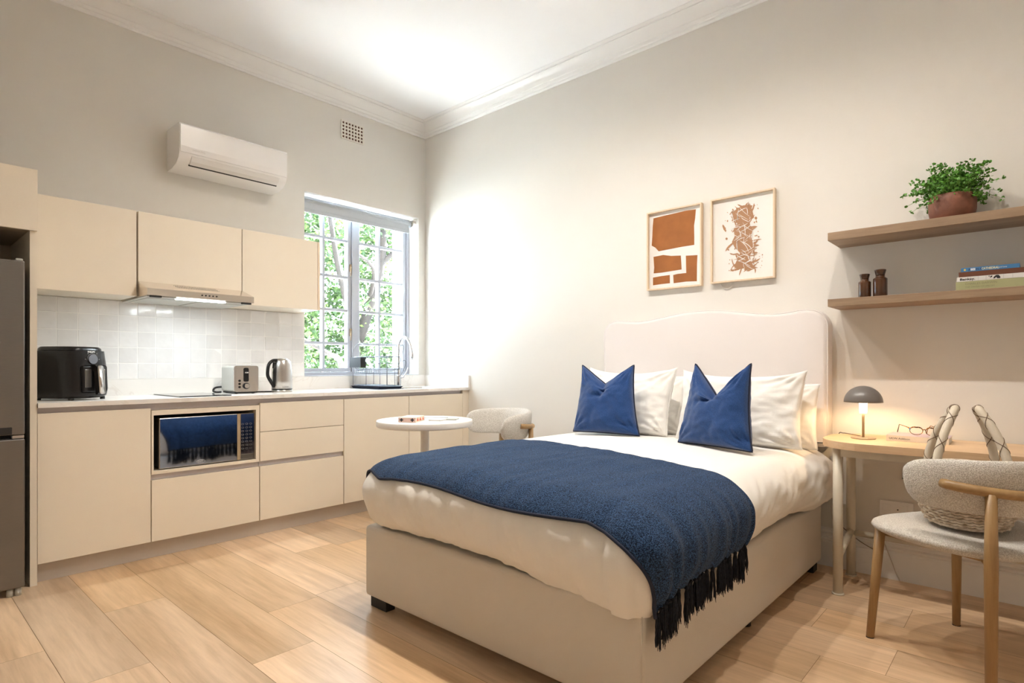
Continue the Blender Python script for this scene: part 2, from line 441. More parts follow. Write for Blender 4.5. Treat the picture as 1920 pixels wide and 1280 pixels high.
struct('ceiling', B(XL-.3, .3, YR-.3, WT, CEIL, CEIL+.2), M['ceil'])
bm = nb()
box(bm, XL-.3, WX0, 0, WT, -.05, CEIL); box(bm, WX1, .3, 0, WT, -.05, CEIL)
box(bm, WX0, WX1, 0, WT, -.05, WZ0); box(bm, WX0, WX1, 0, WT, WZ1, CEIL)
struct('wall_left', bm, M['wall'])
struct('wall_right', B(0, .3, YR-.3, 0, -.05, CEIL), M['wall'])
struct('wall_rear', B(XL-.3, 0, YR-.3, YR, -.05, CEIL), M['wall'])
struct('wall_entrance', B(XL-.3, XL, YR, 0, -.05, CEIL), M['wall'])
# cornice
def cornice_profile():   # (distance from wall, z)
    c = CEIL
    return [(0, c-.115), (.012, c-.115), (.018, c-.108), (.018, c-.098), (.026, c-.094), (.032, c-.082), (.034, c-.076),
            (.040, c-.074), (.052, c-.050), (.074, c-.030), (.098, c-.022), (.102, c-.022), (.102, c-.016), (.112, c-.014), (.122, c-.004), (.122, c), (0, c)]
def cornice(name, a, b, nrm):
    bm = nb(); pf = cornice_profile(); a = Vector(a); b = Vector(b); nrm = Vector(nrm); d = (b-a).normalized()
    r0 = [bm.verts.new((a.x+nrm.x*q+d.x*q, a.y+nrm.y*q+d.y*q, z)) for q, z in pf]
    r1 = [bm.verts.new((b.x+nrm.x*q-d.x*q, b.y+nrm.y*q-d.y*q, z)) for q, z in pf]
    fs = [bm.faces.new((r0[i], r0[i+1], r1[i+1], r1[i])) for i in range(len(pf)-1)]
    bmesh.ops.recalc_face_normals(bm, faces=fs)
    struct(name, bm, M['white'], smooth=True, ang=25)
cornice('trim_1', (XL, 0), (0, 0), (0, -1)); cornice('trim_2', (0, 0), (0, YR), (-1, 0))
cornice('trim_3', (0, YR), (XL, YR), (0, 1)); cornice('trim_4', (XL, YR), (XL, 0), (1, 0))
# baseboard
bp_ = [(0, 0), (-.022, 0), (-.022, .130), (-.018, .142), (-.024, .148), (-.024, .158), (-.014, .166), (-.012, .178), (-.017, .184), (-.015, .196), (-.004, .206), (0, .206)]
def baseboard(name, axis, a0, a1, off, sgn):
    bm = nb(); prism(bm, [(off+sgn*-p, z) for p, z in bp_], axis, a0, a1); return struct(name, bm, M['white'])
baseboard('baseboard_right', 'y', YR+.03, -.60, 0, -1)
baseboard('baseboard_rear', 'x', XL+.03, -.03, YR, 1)
baseboard('baseboard_entrance', 'y', YR+.03, -.75, XL, 1)
# window
def build_window():
    root = thing('window_1', 'white painted casement window of two leaves with five rows of small panes', 'window', (-.65, .17, WZ0), kind='structure')
    Y0, Y1 = .15, .215
    bm = nb()
    box(bm, WX0, WX0+.045, Y0-.01, Y1+.02, WZ0, WZ1); box(bm, WX1-.028, WX1, Y0-.01, Y1+.02, WZ0, WZ1)
    box(bm, WX0+.045, WX1-.028, Y0-.01, Y1+.02, WZ1-.035, WZ1); box(bm, WX0+.045, WX1-.028, Y0-.01, Y1+.02, WZ0, WZ0+.032)
    box(bm, -.700, -.655, Y0-.012, Y1+.02, WZ0+.032, WZ1-.035)
    obj('window_frame', bm, M['winpaint'], root)
    rows = [1.058, 1.284, 1.570, 1.857, 2.172, 2.42]
    for a, b, mid in ((WX0+.047, -.702, -.965), (-.653, WX1-.030, -.408)):
        bm = nb(); st = .036
        z0, z1 = WZ0+.034, WZ1-.037
        box(bm, a, a+st, Y0, Y1-.01, z0, z1, .004, 1); box(bm, b-st, b, Y0, Y1-.01, z0, z1, .004, 1)
        box(bm, a+st, b-st, Y0, Y1-.01, z0, z0+.03); box(bm, a+st, b-st, Y0, Y1-.01, z1-.04, z1)
        for k in range(1, 5): box(bm, a+st, b-st, Y0+.006, Y1-.02, rows[k]-.011, rows[k]+.011)
        box(bm, mid-.011, mid+.011, Y0+.005, Y1-.018, z0+.03, z1-.04)
        s = obj('casement', bm, M['winpaint'], root)
        bm = nb()
        xs = [a+st, mid, b-st]; zs = [z0+.03]+rows[1:5]+[z1-.04]
        vs = [bm.verts.new(p) for p in ((a+st, Y0+.03, z0+.03), (b-st, Y0+.03, z0+.03), (b-st, Y0+.03, z1-.04), (a+st, Y0+.03, z1-.04))]
        bm.faces.new(vs); obj('pane', bm, M['glass'], s)
    for z in (1.93, 1.37):
        bm = nb(); box(bm, -.722, -.704, Y0-.014, Y0, z-.02, z+.045, .003, 1)
        tube(bm, [(-.713, Y0-.012, z+.03), (-.716, Y0-.022, z), (-.722, Y0-.024, z-.06)], .0045, 8)
        obj('latch', bm, M['brass'], root)
    return root
build_window()
# quartz sill strip on the recess floor
struct('trim_5', B(WX0, WX1, -.0, .14, WZ0-.001, WZ0+.004), M['winpaint'])
# roller blind
rb = thing('roller_blind', 'pale grey roller blind rolled up at the top of the window recess', 'blind', (-.65, .06, 2.40))
bm = nb(); tube(bm, [(-1.21, .06, 2.408), (-.135, .06, 2.408)], .026, 24); obj('roll', bm, M['blind'], rb)
obj('hanging_fabric', B(-1.205, -.165, .036, .0385, 2.335, 2.41), M['blind'], rb)
obj('bottom_rail', B(-1.207, -.163, .032, .043, 2.318, 2.352, .003, 1), M['blind'], rb)
bm = nb(); tube(bm, [(-.134, .06, 2.408), (-.118, .06, 2.408)], .034, 20); box(bm, -.118, -.08, .035, .085, 2.425, 2.45); obj('bracket', bm, M['steel'], rb)

# ------------------------------------------------------------------ garden outside
struct('ground_outside', B(-9, 9, WT, 14, -.5, -.3), M['ground'])
random.seed(11)
def build_tree(name, label, cx, cy, seedn, nleaf, rng, branches):
    root = thing(name, label, 'tree', (cx, cy, -.3), group=None)
    for b in branches:
        bm = nb(); pts = smooth_path(b[0], 5); n = len(pts)
        tube(bm, pts, [b[1]*(1-.6*i/n) for i in range(n)], 10); obj('branch', bm, M['bark'], root)
    bm = nb(); lay = bm.faces.layers.float.new('tone')
    rnd = random.Random(seedn); x0, x1, y0, y1, z0, z1 = rng
    cl = []
    while len(cl) < nleaf//14:
        p = Vector((rnd.uniform(x0, x1), rnd.uniform(y0, y1), rnd.uniform(z0, z1)))
        if noise.noise(p*1.5) > -.12: cl.append(p)
    for c in cl:
        t0 = rnd.random()
        for _ in range(14):
            p = c + Vector((rnd.gauss(0, .09), rnd.gauss(0, .09), rnd.gauss(0, .08)))
            L = rnd.uniform(.05, .095); W_ = L*rnd.uniform(.3, .42)
            d = Vector((rnd.gauss(0, 1), rnd.gauss(0, 1), rnd.gauss(-.3, .6))).normalized()
            s = d.orthogonal().normalized(); s.rotate(Matrix.Rotation(rnd.uniform(0, 6.28), 3, d)); up = d.cross(s)*.2*W_
            v = [bm.verts.new(q) for q in (p, p+d*L*.45+s*W_+up, p+d*L, p+d*L*.45-s*W_+up)]
            m_ = bm.verts.new(p+d*L*.5)
            tn = min(1, max(0, t0*.5+rnd.random()*.5))
            for tri in ((v[0], v[1], m_), (v[1], v[2], m_), (v[2], v[3], m_), (v[3], v[0], m_)):
                f = bm.faces.new(tri); f[lay] = tn
    o = obj('foliage', bm, M['treeleaf'], root); o['kind'] = 'stuff'
build_tree('garden_tree', 'leafy green tree filling the view outside the kitchen window', .9, 2.9, 3, 30000, (-1.3, 3.4, 2.3, 3.6, .75, 3.45),
    [([(.9, 2.9, -.3), (.95, 2.85, .8), (1.1, 2.7, 1.6), (1.35, 2.6, 2.6), (1.3, 2.6, 3.6)], .11),
     ([(1.05, 2.8, 1.4), (.7, 2.4, 1.8), (.4, 2.2, 2.4), (.2, 2.1, 3.2)], .055),
     ([(.95, 2.8, .7), (.5, 2.3, 1.15), (.2, 2.1, 1.25), (-.3, 2.1, 1.5)], .045),
     ([(1.2, 2.7, 2.0), (1.0, 2.3, 2.4), (.5, 2.2, 2.6)], .035),
     ([(1.3, 2.6, 2.5), (1.7, 2.4, 3.0), (1.8, 2.3, 3.6)], .04)])

# ------------------------------------------------------------------ kitchen: base units
FY = -.60; DT = .018     # front plane and door thickness
def base_unit(name, label, x0, x1, fronts, niche=None, open_top=.84):
    root = thing(name, label, 'cabinet', ((x0+x1)/2, -.3, .10), group=None)
    bm = nb(); t = .016; yb, yf = -.01, FY+.0315
    box(bm, x0+.001, x0+t, yf, yb, .10, open_top); box(bm, x1-t, x1-.001, yf, yb, .10, open_top)
    box(bm, x0+t, x1-t, yf, yb, .10, .10+t); box(bm, x0+t, x1-t, yb-.01, yb, .10+t, open_top)
    if not niche: box(bm, x0+t, x1-t, yf, yf+.08, open_top-t, open_top)
    obj('body', bm, M['cab'], root)
    for nm, z0, z1 in fronts:
        obj(nm, B(x0+.0015, x1-.0015, FY, FY+DT, z0, z1, .001, 1), M['cab'], root)
    return root
u1 = base_unit('base_cabinet', 'wide beige handleless base cabinet with one tall door beside the fridge housing', -2.965, -2.464, [('door', .102, .852)])
u2 = base_unit('microwave_cabinet', 'beige base unit with open microwave niche above one deep drawer', -2.462, -1.850, [('drawer', .102, .446)], niche=True)
bm = nb()   # niche frame
nx0, nx1, nz0, nz1 = -2.451, -1.873, .497, .812
box(bm, -2.461, nx0, FY, -.55, .479, .84); box(bm, nx1, -1.851, FY, -.55, .479, .84)
box(bm, nx0, nx1, FY, -.55, .479, nz0); box(bm, nx0, nx1, FY, -.55, nz1, .84)
obj('niche_frame', bm, M['cab'], u2)
bm = nb(); box(bm, nx0-.004, nx1+.004, -.548, -.03, nz0-.010, nz0-.0005); box(bm, nx0-.004, nx1+.004, -.548, -.03, nz1+.0005, nz1+.010)
box(bm, nx0-.004, nx1+.004, -.05, -.03, nz0, nz1)
obj('niche_lining', bm, M['cabin'], u2)
u3 = base_unit('drawer_cabinet', 'beige handleless unit with three stacked drawers right of the microwave', -1.848, -1.242, [('drawer', .669, .852), ('drawer', .480, .666), ('drawer', .102, .446)])
u4 = base_unit('base_cabinet', 'beige handleless one-door base cabinet right of the three drawers', -1.240, -.657, [('door', .102, .852)])
u5 = base_unit('base_cabinet', 'beige handleless one-door base cabinet nearest the corner wall', -.655, -.076, [('door', .102, .852)])
tag(obj('filler_panel', B(-.073, -.002, FY+.004, FY+.022, 0.0, .88), M['cab']), 'narrow beige filler strip between last base cabinet and corner wall', 'panel')
# finger-pull channels
tag(obj('finger_pull_channel', B(-2.963, -.075, FY+.028, FY+.045, .842, .880), M['channel']), 'long grey recessed finger channel directly under the worktop', 'channel')
for a, b, l in ((-2.461, -1.851, 'grey recessed finger channel under the microwave niche'), (-1.847, -1.243, 'grey recessed finger channel between the second and lowest drawers')):
    tag(obj('finger_pull_channel', B(a, b, FY+.0205, FY+.030, .447, .478), M['channel']), l, 'channel', 'mid-height finger channels')
tag(obj('plinth', B(-2.963, -.076, -.548, -.532, 0, .099), M['plinth']), 'grey-beige kickboard along the floor under the base cabinets', 'kickboard')
# worktop with sink cut-out
WTZ = .905
SX0, SX1, SY0, SY1 = -.56, -.17, -.50, -.15
wt = thing('worktop', 'long white quartz worktop with upstand under the window', 'worktop', (-1.48, -.3, .881))
bm = nb(); z0, z1 = .881, WTZ
box(bm, -2.963, SX0, -.612, -.002, z0, z1); box(bm, SX1, -.002, -.612, -.002, z0, z1)
box(bm, SX0, SX1, -.612, SY0, z0, z1); box(bm, SX0, SX1, SY1, -.002, z0, z1)
obj('slab', bm, M['quartz'], wt)
bm = nb(); box(bm, -2.963, -.002, -.020, -.002, WTZ, 1.006); box(bm, -.020, -.002, -.612, -.020, WTZ, 1.006); obj('upstand', bm, M['quartz'], wt)
sk = thing('sink', 'steel undermounted sink set into the worktop below the tap', 'sink', (-.365, -.325, .74))
def sink_bowl():
    bm = nb(); o = rrect(SX0-.003, SX1+.003, SY0-.003, SY1+.003, .03); i = rrect(SX0+.02, SX1-.02, SY0+.02, SY1-.02, .04)
    loopmesh(bm, [[(x, y, .8805) for x, y in o], [(x, y, .8785) for x, y in rrect(SX0+.004, SX1-.004, SY0+.004, SY1-.004, .03)], [(x, y, .75) for x, y in i]], cap0=False)
    return bm
obj('bowl', sink_bowl(), M['steel'], sk, smooth=True)
obj('drain', LT([(0, .7505), (.03, .7505), (.035, .754), (.038, .7515)], c=(-.365, -.3, 0), seg=20), M['chrome'], sk)
# tap
tp = thing('kitchen_tap', 'chrome gooseneck tap standing behind the dish rack by the window', 'tap', (-.37, -.085, WTZ))
bm = nb(); lathe(bm, [(.026, 0), (.026, .006), (.019, .010), (.019, .10), (.0125, .105), (.0125, .14)], c=(-.37, -.085, WTZ))
tube(bm, smooth_path([(-.37, -.085, 1.03), (-.37, -.085, 1.20), (-.37, -.09, 1.28), (-.37, -.13, 1.335), (-.37, -.19, 1.338), (-.37, -.245, 1.29), (-.37, -.272, 1.22)], 6), .0115, 14)
obj('spout', bm, M['chrome'], tp, smooth=True, ang=50)
obj('spray_head', TB([(-.37, -.271, 1.225), (-.37, -.277, 1.19), (-.37, -.284, 1.145)], [.0125, .0135, .0125], 14), M['chrome'], tp)
obj('lever', TB([(-.352, -.085, .985), (-.325, -.09, .99), (-.30, -.10, 1.03), (-.285, -.11, 1.075)], [.008, .007, .005, .005], 10), M['chrome'], tp)

# splash back tiles
def tiles():
    bm = nb(); lay = bm.loops.layers.float_color.new('plank'); rnd = random.Random(5)
    xs = [-1.228-.1038*k for k in range(18)]; zs = [1.008+.1002*k for k in range(6)]
    for i in range(17):
        for j in range(5):
            x1, x0 = xs[i]-.0012, xs[i+1]+.0012
            x0 = max(x0, -2.962)
            if x1 <= x0+.01: continue
            z0, z1 = zs[j]+.0012, zs[j+1]-.0012
            if j == 4: z1 = 1.4985
            n0 = len(bm.faces)
            yb = -.0085 + rnd.uniform(-.0006, .0006); tx = rnd.uniform(-.0007, .0007); tz = rnd.uniform(-.0007, .0007)
            b = .0022
            v = [bm.verts.new(p) for p in ((x0, -.003, z0), (x1, -.003, z0), (x1, -.003, z1), (x0, -.003, z1))]
            f4 = [bm.verts.new(p) for p in ((x0+b, yb-tx-tz, z0+b), (x1-b, yb+tx-tz, z0+b), (x1-b, yb+tx+tz, z1-b), (x0+b, yb-tx+tz, z1-b))]
            c = rnd.random()
            fs = [bm.faces.new(f4)] + [bm.faces.new((v[k], v[(k+1) % 4], f4[(k+1) % 4], f4[k])) for k in range(4)]
            for f in fs:
                for l in f.loops: l[lay] = (c, c, c, 1)
    box(bm, -2.962, -1.229, -.0072, -.0005, 1.007, 1.4985, mi=1)
    return bm
struct('trim_6', tiles(), [M['tile'], M['grout']])

# ------------------------------------------------------------------ wall units
def wall_unit(label, x0, x1, y=-.35):
    r = thing('wall_cabinet', label, 'cabinet', ((x0+x1)/2, -.17, 1.5), group='beige wall cabinets over the worktop')
    obj('body', B(x0+.001, x1-.001, y+.020, -.002, 1.502, 2.005), M['cab'], r)
    obj('door', B(x0+.0015, x1-.0015, y, y+.0185, 1.502, 2.005, .001, 1), M['cab'], r)
    return r
wall_unit('beige wall cabinet between fridge housing and extractor hood cabinet', -2.963, -2.466)
wall_unit('beige wall cabinet above the extractor hood', -2.460, -1.855)
r = wall_unit('beige wall cabinet right of the hood, overhanging the window', -1.853, -1.303)
obj('end_panel', B(-1.302, -1.284, -.35, -.002, 1.502, 2.005), M['framewood'], r)
# hood
hd = thing('extractor_hood', 'slim stainless steel extractor hood with lit strip under middle wall cabinet', 'extractor hood', (-2.158, -.3, 1.49))
HX0, HX1 = -2.461, -1.853
obj('canopy', PR([(-.352, 1.592), (-.527, 1.536), (-.527, 1.497), (-.352, 1.497)], 'x', HX0, HX1), M['steelh'], hd)
bm = nb(); box(bm, HX0+.005, HX1-.005, -.50, -.02, 1.4915, 1.4965)
obj('underside', bm, M['greypl'], hd)
bm = nb()
for k in range(2): box(bm, HX0+.03+.285*k, HX0+.295+.285*k, -.42, -.06, 1.4885, 1.4915)
obj('filter', bm, M['greypl'], hd)
obj('light_strip', B(-2.30, -2.02, -.502, -.472, 1.4865, 1.4912), M['led'], hd)
for x in (HX0+.045, HX1-.045): obj('clip', B(x-.03, x+.03, -.525, -.505, 1.486, 1.4965, .002, 1), M['blackm'], hd)
bm = nb(); N_ = Vector((0, -.56, 1.75)).normalized()
for i in range(26):
    for j in range(4):
        x = -2.28+.0095*i+.004*(j % 2); s = .22+.11*j
        y = -.352-.175*s; z = 1.592-.056*s+.0006
        v = [bm.verts.new((x+a*.0033, y+b*.0055, z-b*.0055*(-.32))) for a, b in ((-1, 0), (0, -1), (1, 0), (0, 1))]
        bm.faces.new(v)
obj('vent_holes', bm, M['blackm'], hd)
for k in range(5): obj('button', TB([(-2.168+.021*k, -.5272, 1.519), (-2.168+.021*k, -.530, 1.519)], .0045, 12), M['blackm'], hd)
ld = bpy.data.lights.new('hood_light', 'AREA'); lo = bpy.data.objects.new('hood_light', ld); COL.objects.link(lo)
ld.shape = 'RECTANGLE'; ld.size = .28; ld.size_y = .03; ld.energy = 5; ld.color = (.85, .95, 1); lo.location = (-2.16, -.487, 1.4855)

# ------------------------------------------------------------------ fridge and housing
fh = thing('fridge_housing', 'tall beige fridge housing with cupboard above the fridge', 'cabinet', (-3.33, -.3, 0))
obj('side_panel', B(-2.993, -2.965, FY, -.002, 0, 2.06), M['cab'], fh); obj('side_panel', B(-3.70, -3.672, FY, -.002, 0, 2.06), M['cab'], fh)
bm = nb(); box(bm, -3.672, -2.993, -.58, -.002, 1.762, 1.785); box(bm, -3.672, -2.993, -.02, -.002, 1.2, 1.762); box(bm, -3.672, -2.993, -.58, -.002, 2.04, 2.06)
obj('top_box', bm, M['cabin'], fh)
obj('door', B(-3.342, -2.966, FY-.019, FY-.001, 1.758, 2.06, .001, 1), M['cab'], fh); obj('door', B(-3.70, -3.345, FY-.019, FY-.001, 1.758, 2.06, .001, 1), M['cab'], fh)
fr = thing('fridge', 'tall dark stainless fridge freezer standing in the left housing', 'fridge', (-3.33, -.38, 0))
obj('body', B(-3.62, -3.032, -.655, -.06, .035, 1.585), M['blackm'], fr)
for nm, z0, z1 in (('door', .765, 1.59), ('freezer_door', .04, .745)):
    d = obj(nm, B(-3.625, -3.028, -.715, -.657, z0, z1, .006, 2), M['fridge'], fr)
    if nm == 'door': obj('handle', B(-3.40, -3.075, -.7185, -.7145, .768, .802, .002, 1), M['blackm'], d)
obj('hinge', B(-3.06, -3.033, -.70, -.66, 1.590, 1.602, .003, 1), M['greypl'], fr)
obj('hinge', B(-3.075, -3.03, -.712, -.665, .747, .763, .003, 1), M['steel'], fr)
for x in (-3.05, -3.08, -3.56): obj('foot', TB([(x, -.69, 0), (x, -.69, .04)], .013, 12), M['greypl'], fr)

# ------------------------------------------------------------------ microwave
mw = thing('microwave', 'mirrored black microwave oven sitting in the open cabinet niche', 'microwave', (-2.14, -.4, nz0))
X0, X1, YF = -2.418, -1.884, -.585
obj('body', B(X0+.005, X1-.003, YF+.03, -.18, nz0+.008, .788, .004, 1), M['blackm'], mw)
dr = obj('door', B(X0, -1.983, YF, YF+.03, nz0+.006, .792, .004, 2), M['steel'], mw)
obj('door_glass', B(X0+.004, -1.985, YF-.0015, YF, nz0+.010, .788), M['mirror'], dr)
obj('handle_strip', B(-1.984, -1.966, YF-.002, YF+.02, nz0+.006, .792), M['lampst'], mw)
cp = obj('control_panel', B(-1.965, X1, YF, YF+.03, nz0+.006, .792, .003, 1), M['steel'], mw)
obj('panel_glass', B(-1.961, X1+.004, YF-.0012, YF, nz0+.04, .789), mat('panel_mirror', (.33, .32, .42), .07, metal=1), cp)
obj('door_button', B(-1.961, X1+.004, YF-.0012, YF, nz0+.009, nz0+.037), M['fridge'], cp)
for i in range(8):
    bm = nb()
    for j in range(3):
        x = -1.951+.025*j; z = .725-.022*i
        tube(bm, [(x+.008*math.cos(a*PI/4), YF-.002, z+.005*math.sin(a*PI/4)) for a in range(8)], .0007, 4, closed=True)
    obj('key_row', bm, M['inkgrey'], cp)
for x in (X0+.04, X1-.04): obj('foot', B(x-.012, x+.012, YF+.05, YF+.075, nz0, nz0+.008), M['blackm'], mw)
obj('badge', text_mesh('DeFY', .014, (-2.215, YF-.0022, .517), (1, 0, 0), (0, 0, 1)), M['inkwhite'], dr)
obj('badge_ring', TB([(-2.197+.024*math.cos(a*PI/12), YF-.0022, .5215+.009*math.sin(a*PI/12)) for a in range(24)], .0008, 5, closed=True), M['inkwhite'], dr)

# ------------------------------------------------------------------ worktop items
hb = thing('induction_hob', 'thin black glass two-zone hob lying on the worktop', 'hob', (-2.15, -.32, WTZ))
obj('glass', B(-2.30, -2.00, -.545, -.08, WTZ, WTZ+.006, .002, 1), M['blackgloss'], hb)
obj('control_mark', B(-2.09, -2.06, -.50, -.48, WTZ+.0061, WTZ+.0066), M['inkgrey'], hb)
# toaster
ts = thing('toaster', 'silver two-slice toaster with mirror front between hob and kettle', 'toaster', (-1.82, -.23, WTZ))
tx0, tx1, ty0, ty1, tz0, tz1 = -1.898, -1.738, -.352, -.112, .918, 1.092
bm = nb(); pr = rrect(tx0, tx1, tz0, tz1, .018, 5); prism(bm, pr, 'y', ty0+.012, ty1); obj('body', bm, M['greypl'], ts, smooth=True)
bm = nb(); prism(bm, rrect(tx0+.001, tx1-.001, tz0, tz1, .016, 5), 'y', ty0, ty0+.012); fp = obj('front_plate', bm, M['chrome'], ts, smooth=True)
obj('mirror_panel', PR(rrect(tx0+.012, tx1-.010, tz0+.018, tz1-.014, .006, 3), 'y', ty0-.0015, ty0), M['chrome'], fp)
obj('lever_slot', PR(rrect(-1.837, -1.803, .985, 1.078, .010, 4), 'y', ty0-.003, ty0-.0012), M['black'], fp)
obj('lever', B(-1.832, -1.808, ty0-.016, ty0-.003, 1.043, 1.051, .002, 1), M['chrome'], fp)
obj('dial_ring', TB([(-1.820, ty0-.0015, .957), (-1.820, ty0-.010, .957)], .021, 28), M['black'], fp)
obj('dial', TB([(-1.818, ty0-.010, .957), (-1.818, ty0-.018, .957)], .0155, 28), M['chrome'], fp)
for k in range(3): obj('button', TB([(-1.862, ty0-.0015, .950+.021*k), (-1.862, ty0-.005, .950+.021*k)], .0075, 14), M['black'], fp)
obj('top_slot', B(tx0+.035, tx0+.060, ty0+.04, ty1-.03, tz1-.002, tz1+.0006), M['black'], ts); obj('top_slot', B(tx1-.060, tx1-.035, ty0+.04, ty1-.03, tz1-.002, tz1+.0006), M['black'], ts)
obj('base', B(tx0+.006, tx1-.006, ty0+.01, ty1-.01, WTZ+.004, .919), M['blackm'], ts)
for x in (tx0+.025, tx1-.025):
    for y in (ty0+.03, ty1-.03): obj('foot', TB([(x, y, WTZ), (x, y, WTZ+.006)], .01, 10), M['blackm'], ts)
obj('power_cord', TB(smooth_path([(-1.85, -.11, .935), (-1.87, -.085, .945), (-1.925, -.07, .94), (-1.945, -.09, .918), (-1.93, -.12, WTZ+.005), (-1.90, -.10, WTZ+.005)], 5), .007, 8), M['black'], ts)
ts.rotation_euler = (0, 0, math.radians(-4))
# kettle
kx, ky = -1.545, -.285
kt = thing('kettle', 'brushed steel cordless kettle with black handle beside the toaster', 'kettle', (kx, ky, WTZ))
obj('power_base', LT([(0, 0), (.068, 0), (.070, .004), (.070, .014), (.064, .018), (0, .018)], c=(kx, ky, WTZ)), M['steel'], kt)
obj('base_ring', LT([(0, .018), (.069, .018), (.0695, .024), (0, .024)], c=(kx, ky, WTZ)), M['black'], kt)
obj('body', LT([(0, .024), (.0695, .024), (.0695, .08), (.067, .15), (.062, .195), (.054, .222), (.046, .232), (0, .233)], c=(kx, ky, WTZ), seg=48), M['steel'], kt)
obj('lid', LT([(0, .233), (.042, .2325), (.040, .238), (.012, .241), (0, .241)], c=(kx, ky, WTZ)), M['steel'], kt)
hx = -1; hy = -.25; hv = Vector((hx, hy, 0)).normalized(); kc = Vector((kx, ky, WTZ))
def KP(r, z): return kc + hv*r + Vector((0, 0, z))
obj('handle', TB(smooth_path([KP(.045, .225), KP(.080, .222), KP(.112, .195), KP(.122, .14), (KP(.115, .105)), KP(.080, .055), KP(.068, .04)], 5), .0115, 12, flat=1.0), M['black'], kt)
obj('spine', TB([KP(.062, .21), KP(.070, .14), KP(.071, .035)], [.014, .014, .012], 10), M['black'], kt)
obj('water_gauge', TB([KP(.081, .17), KP(.083, .07)], .005, 8), M['greypl'], kt)
sv = Vector((-hv.x, -hv.y, 0)); obj('spout', TB([kc+sv*.055+Vector((0, 0, .205)), kc+sv*.074+Vector((0, 0, .218))], [.016, .008], 12), M['steel'], kt)
ftx = -.30
fdir = Vector((.05, -1, 0)).normalized(); obj('badge', text_mesh('Russell Hobbs', .0085, (kx-.032, ky-.0705, .940), (1, .0, 0), (0, 0, 1)), M['ink'], kt)
tag(obj('kettle_cable', TB(smooth_path([(kx-.06, ky+.02, WTZ+.0045), (kx-.12, ky+.03, WTZ+.0045), (kx-.18, ky+.10, WTZ+.0045), (kx-.19, ky+.2, WTZ+.0045)], 5), .004, 8), M['black']), 'short black cable lying on the worktop between toaster and kettle', 'cable')
# air fryer (rounded block, turned towards the room)
af = thing('air_fryer', 'large black air fryer with steel-fronted handle at left end of worktop', 'air fryer', (-2.775, -.30, WTZ), math.radians(28))
def fryer_ring(z, sx, sy0, sy1, r):
    return [(x, y, z) for x, y in rrect(-sx, sx, sy0, sy1, r, 8)]
bm = nb(); loopmesh(bm, [fryer_ring(.010, .118, -.150, .140, .09), fryer_ring(.022, .130, -.166, .15, .10), fryer_ring(.06, .134, -.172, .152, .10), fryer_ring(.16, .133, -.166, .15, .10), fryer_ring(.268, .128, -.146, .146, .09)])
af_b = obj('body', bm, M['black'], af, world=False, smooth=True)
bm = nb(); loopmesh(bm, [fryer_ring(.270, .118, -.136, .138, .085), fryer_ring(.282, .116, -.134, .136, .085), fryer_ring(.291, .106, -.124, .128, .08)])
obj('lid', bm, M['black'], af, world=False, smooth=True)
def fryer_front(y, z): return -.168 - y
bm = nb(); tube(bm, [(0.0, -.153, .222), (0.0, -.163, .2225)], .026, 32); obj('dial', bm, M['greyknob'], af, world=False)
bm = nb(); tube(bm, [(.030*math.cos(a*PI/16), -.1555-.0006*math.sin(a), .222+.030*math.sin(a*PI/16)) for a in range(32)], .001, 5, closed=True); obj('dial_ring', bm, M['inkgrey'], af, world=False)
for a in (-50, 0, 50, 130, 180, 230):
    bm = nb(); x = .040*math.cos(math.radians(a)); z = .222+.040*math.sin(math.radians(a)); box(bm, x-.0025, x+.0025, -.1565, -.1545, z-.0015, z+.0015); obj('dial_mark', bm, M['inkgrey'], af, world=False)
bm = text_mesh('PHILIPS', .013, (-.026, -.1545, .258), (1, 0, 0), (0, .1, 1), bold=.0003); obj('badge', bm, M['inkwhite'], af, world=False)
bm = nb(); box(bm, -.072, .072, -.1755, -.160, .04, .188, .012, 3); dwr = obj('basket_drawer', bm, M['black'], af, world=False, smooth=True)
bm = nb(); box(bm, -.060, -.022, -.1775, -.170, .068, .168, .004, 2); obj('window_panel', bm, M['fridge'], dwr, world=False)
bm = nb(); box(bm, .022, .060, -.1775, -.170, .068, .168, .004, 2); obj('window_panel', bm, M['fridge'], dwr, world=False)
bm = nb(); prism(bm, [(-.165, .192), (-.192, .192), (-.206, .182), (-.216, .10), (-.222, .045), (-.212, .030), (-.198, .030), (-.190, .10), (-.186, .155), (-.165, .165)], 'x', -.017, .017); hh = obj('handle', bm, M['black'], dwr, world=False)
bm = nb(); loopmesh(bm, [[(x, -.2065-(.19-z)*.10-oy, z) for x, z in rrect(-.0165, .0165, .032, .188, .014, 5)] for t, oy in ((0, 0), (0, .008))]); obj('handle_inlay', bm, M['steel'], hh, world=False)
for x in (-.09, .09):
    for y in (-.12, .11): obj('foot', TB([(x, y, 0), (x, y, .014)], .012, 10), M['blackm'], af, world=False)

# ------------------------------------------------------------------ dish rack
dk = thing('dish_rack', 'two-tier chrome wire dish rack on navy tray under the window', 'dish rack', (-.71, -.24, WTZ))
RX0, RX1, RY0, RY1 = -.835, -.600, -.455, -.045
bm = nb(); box(bm, RX0, RX1, RY0, RY1, WTZ, WTZ+.003)
z = WTZ; prof = [(0, 0.0), (0, .004)]
loopmesh(bm, [[(x, y, WTZ+.0035) for x, y in rrect(RX0+.012, RX1-.012, RY0+.012, RY1-.012, .012)], [(x, y, WTZ+.020) for x, y in rrect(RX0, RX1, RY0, RY1, .016)], [(x, y, WTZ+.022) for x, y in rrect(RX0-.006, RX1+.006, RY0-.006, RY1+.006, .018)]], cap0=False, cap1=False)
obj('drip_tray', bm, M['tray'], dk)
def wire(pts, r=.0020, closed=False, seg=6):
    bm = nb(); tube(bm, pts, r, seg, closed=closed); return bm
bm = nb()
a0, a1, b0, b1 = RX0+.016, RX1-.016, RY0+.016, RY1-.016
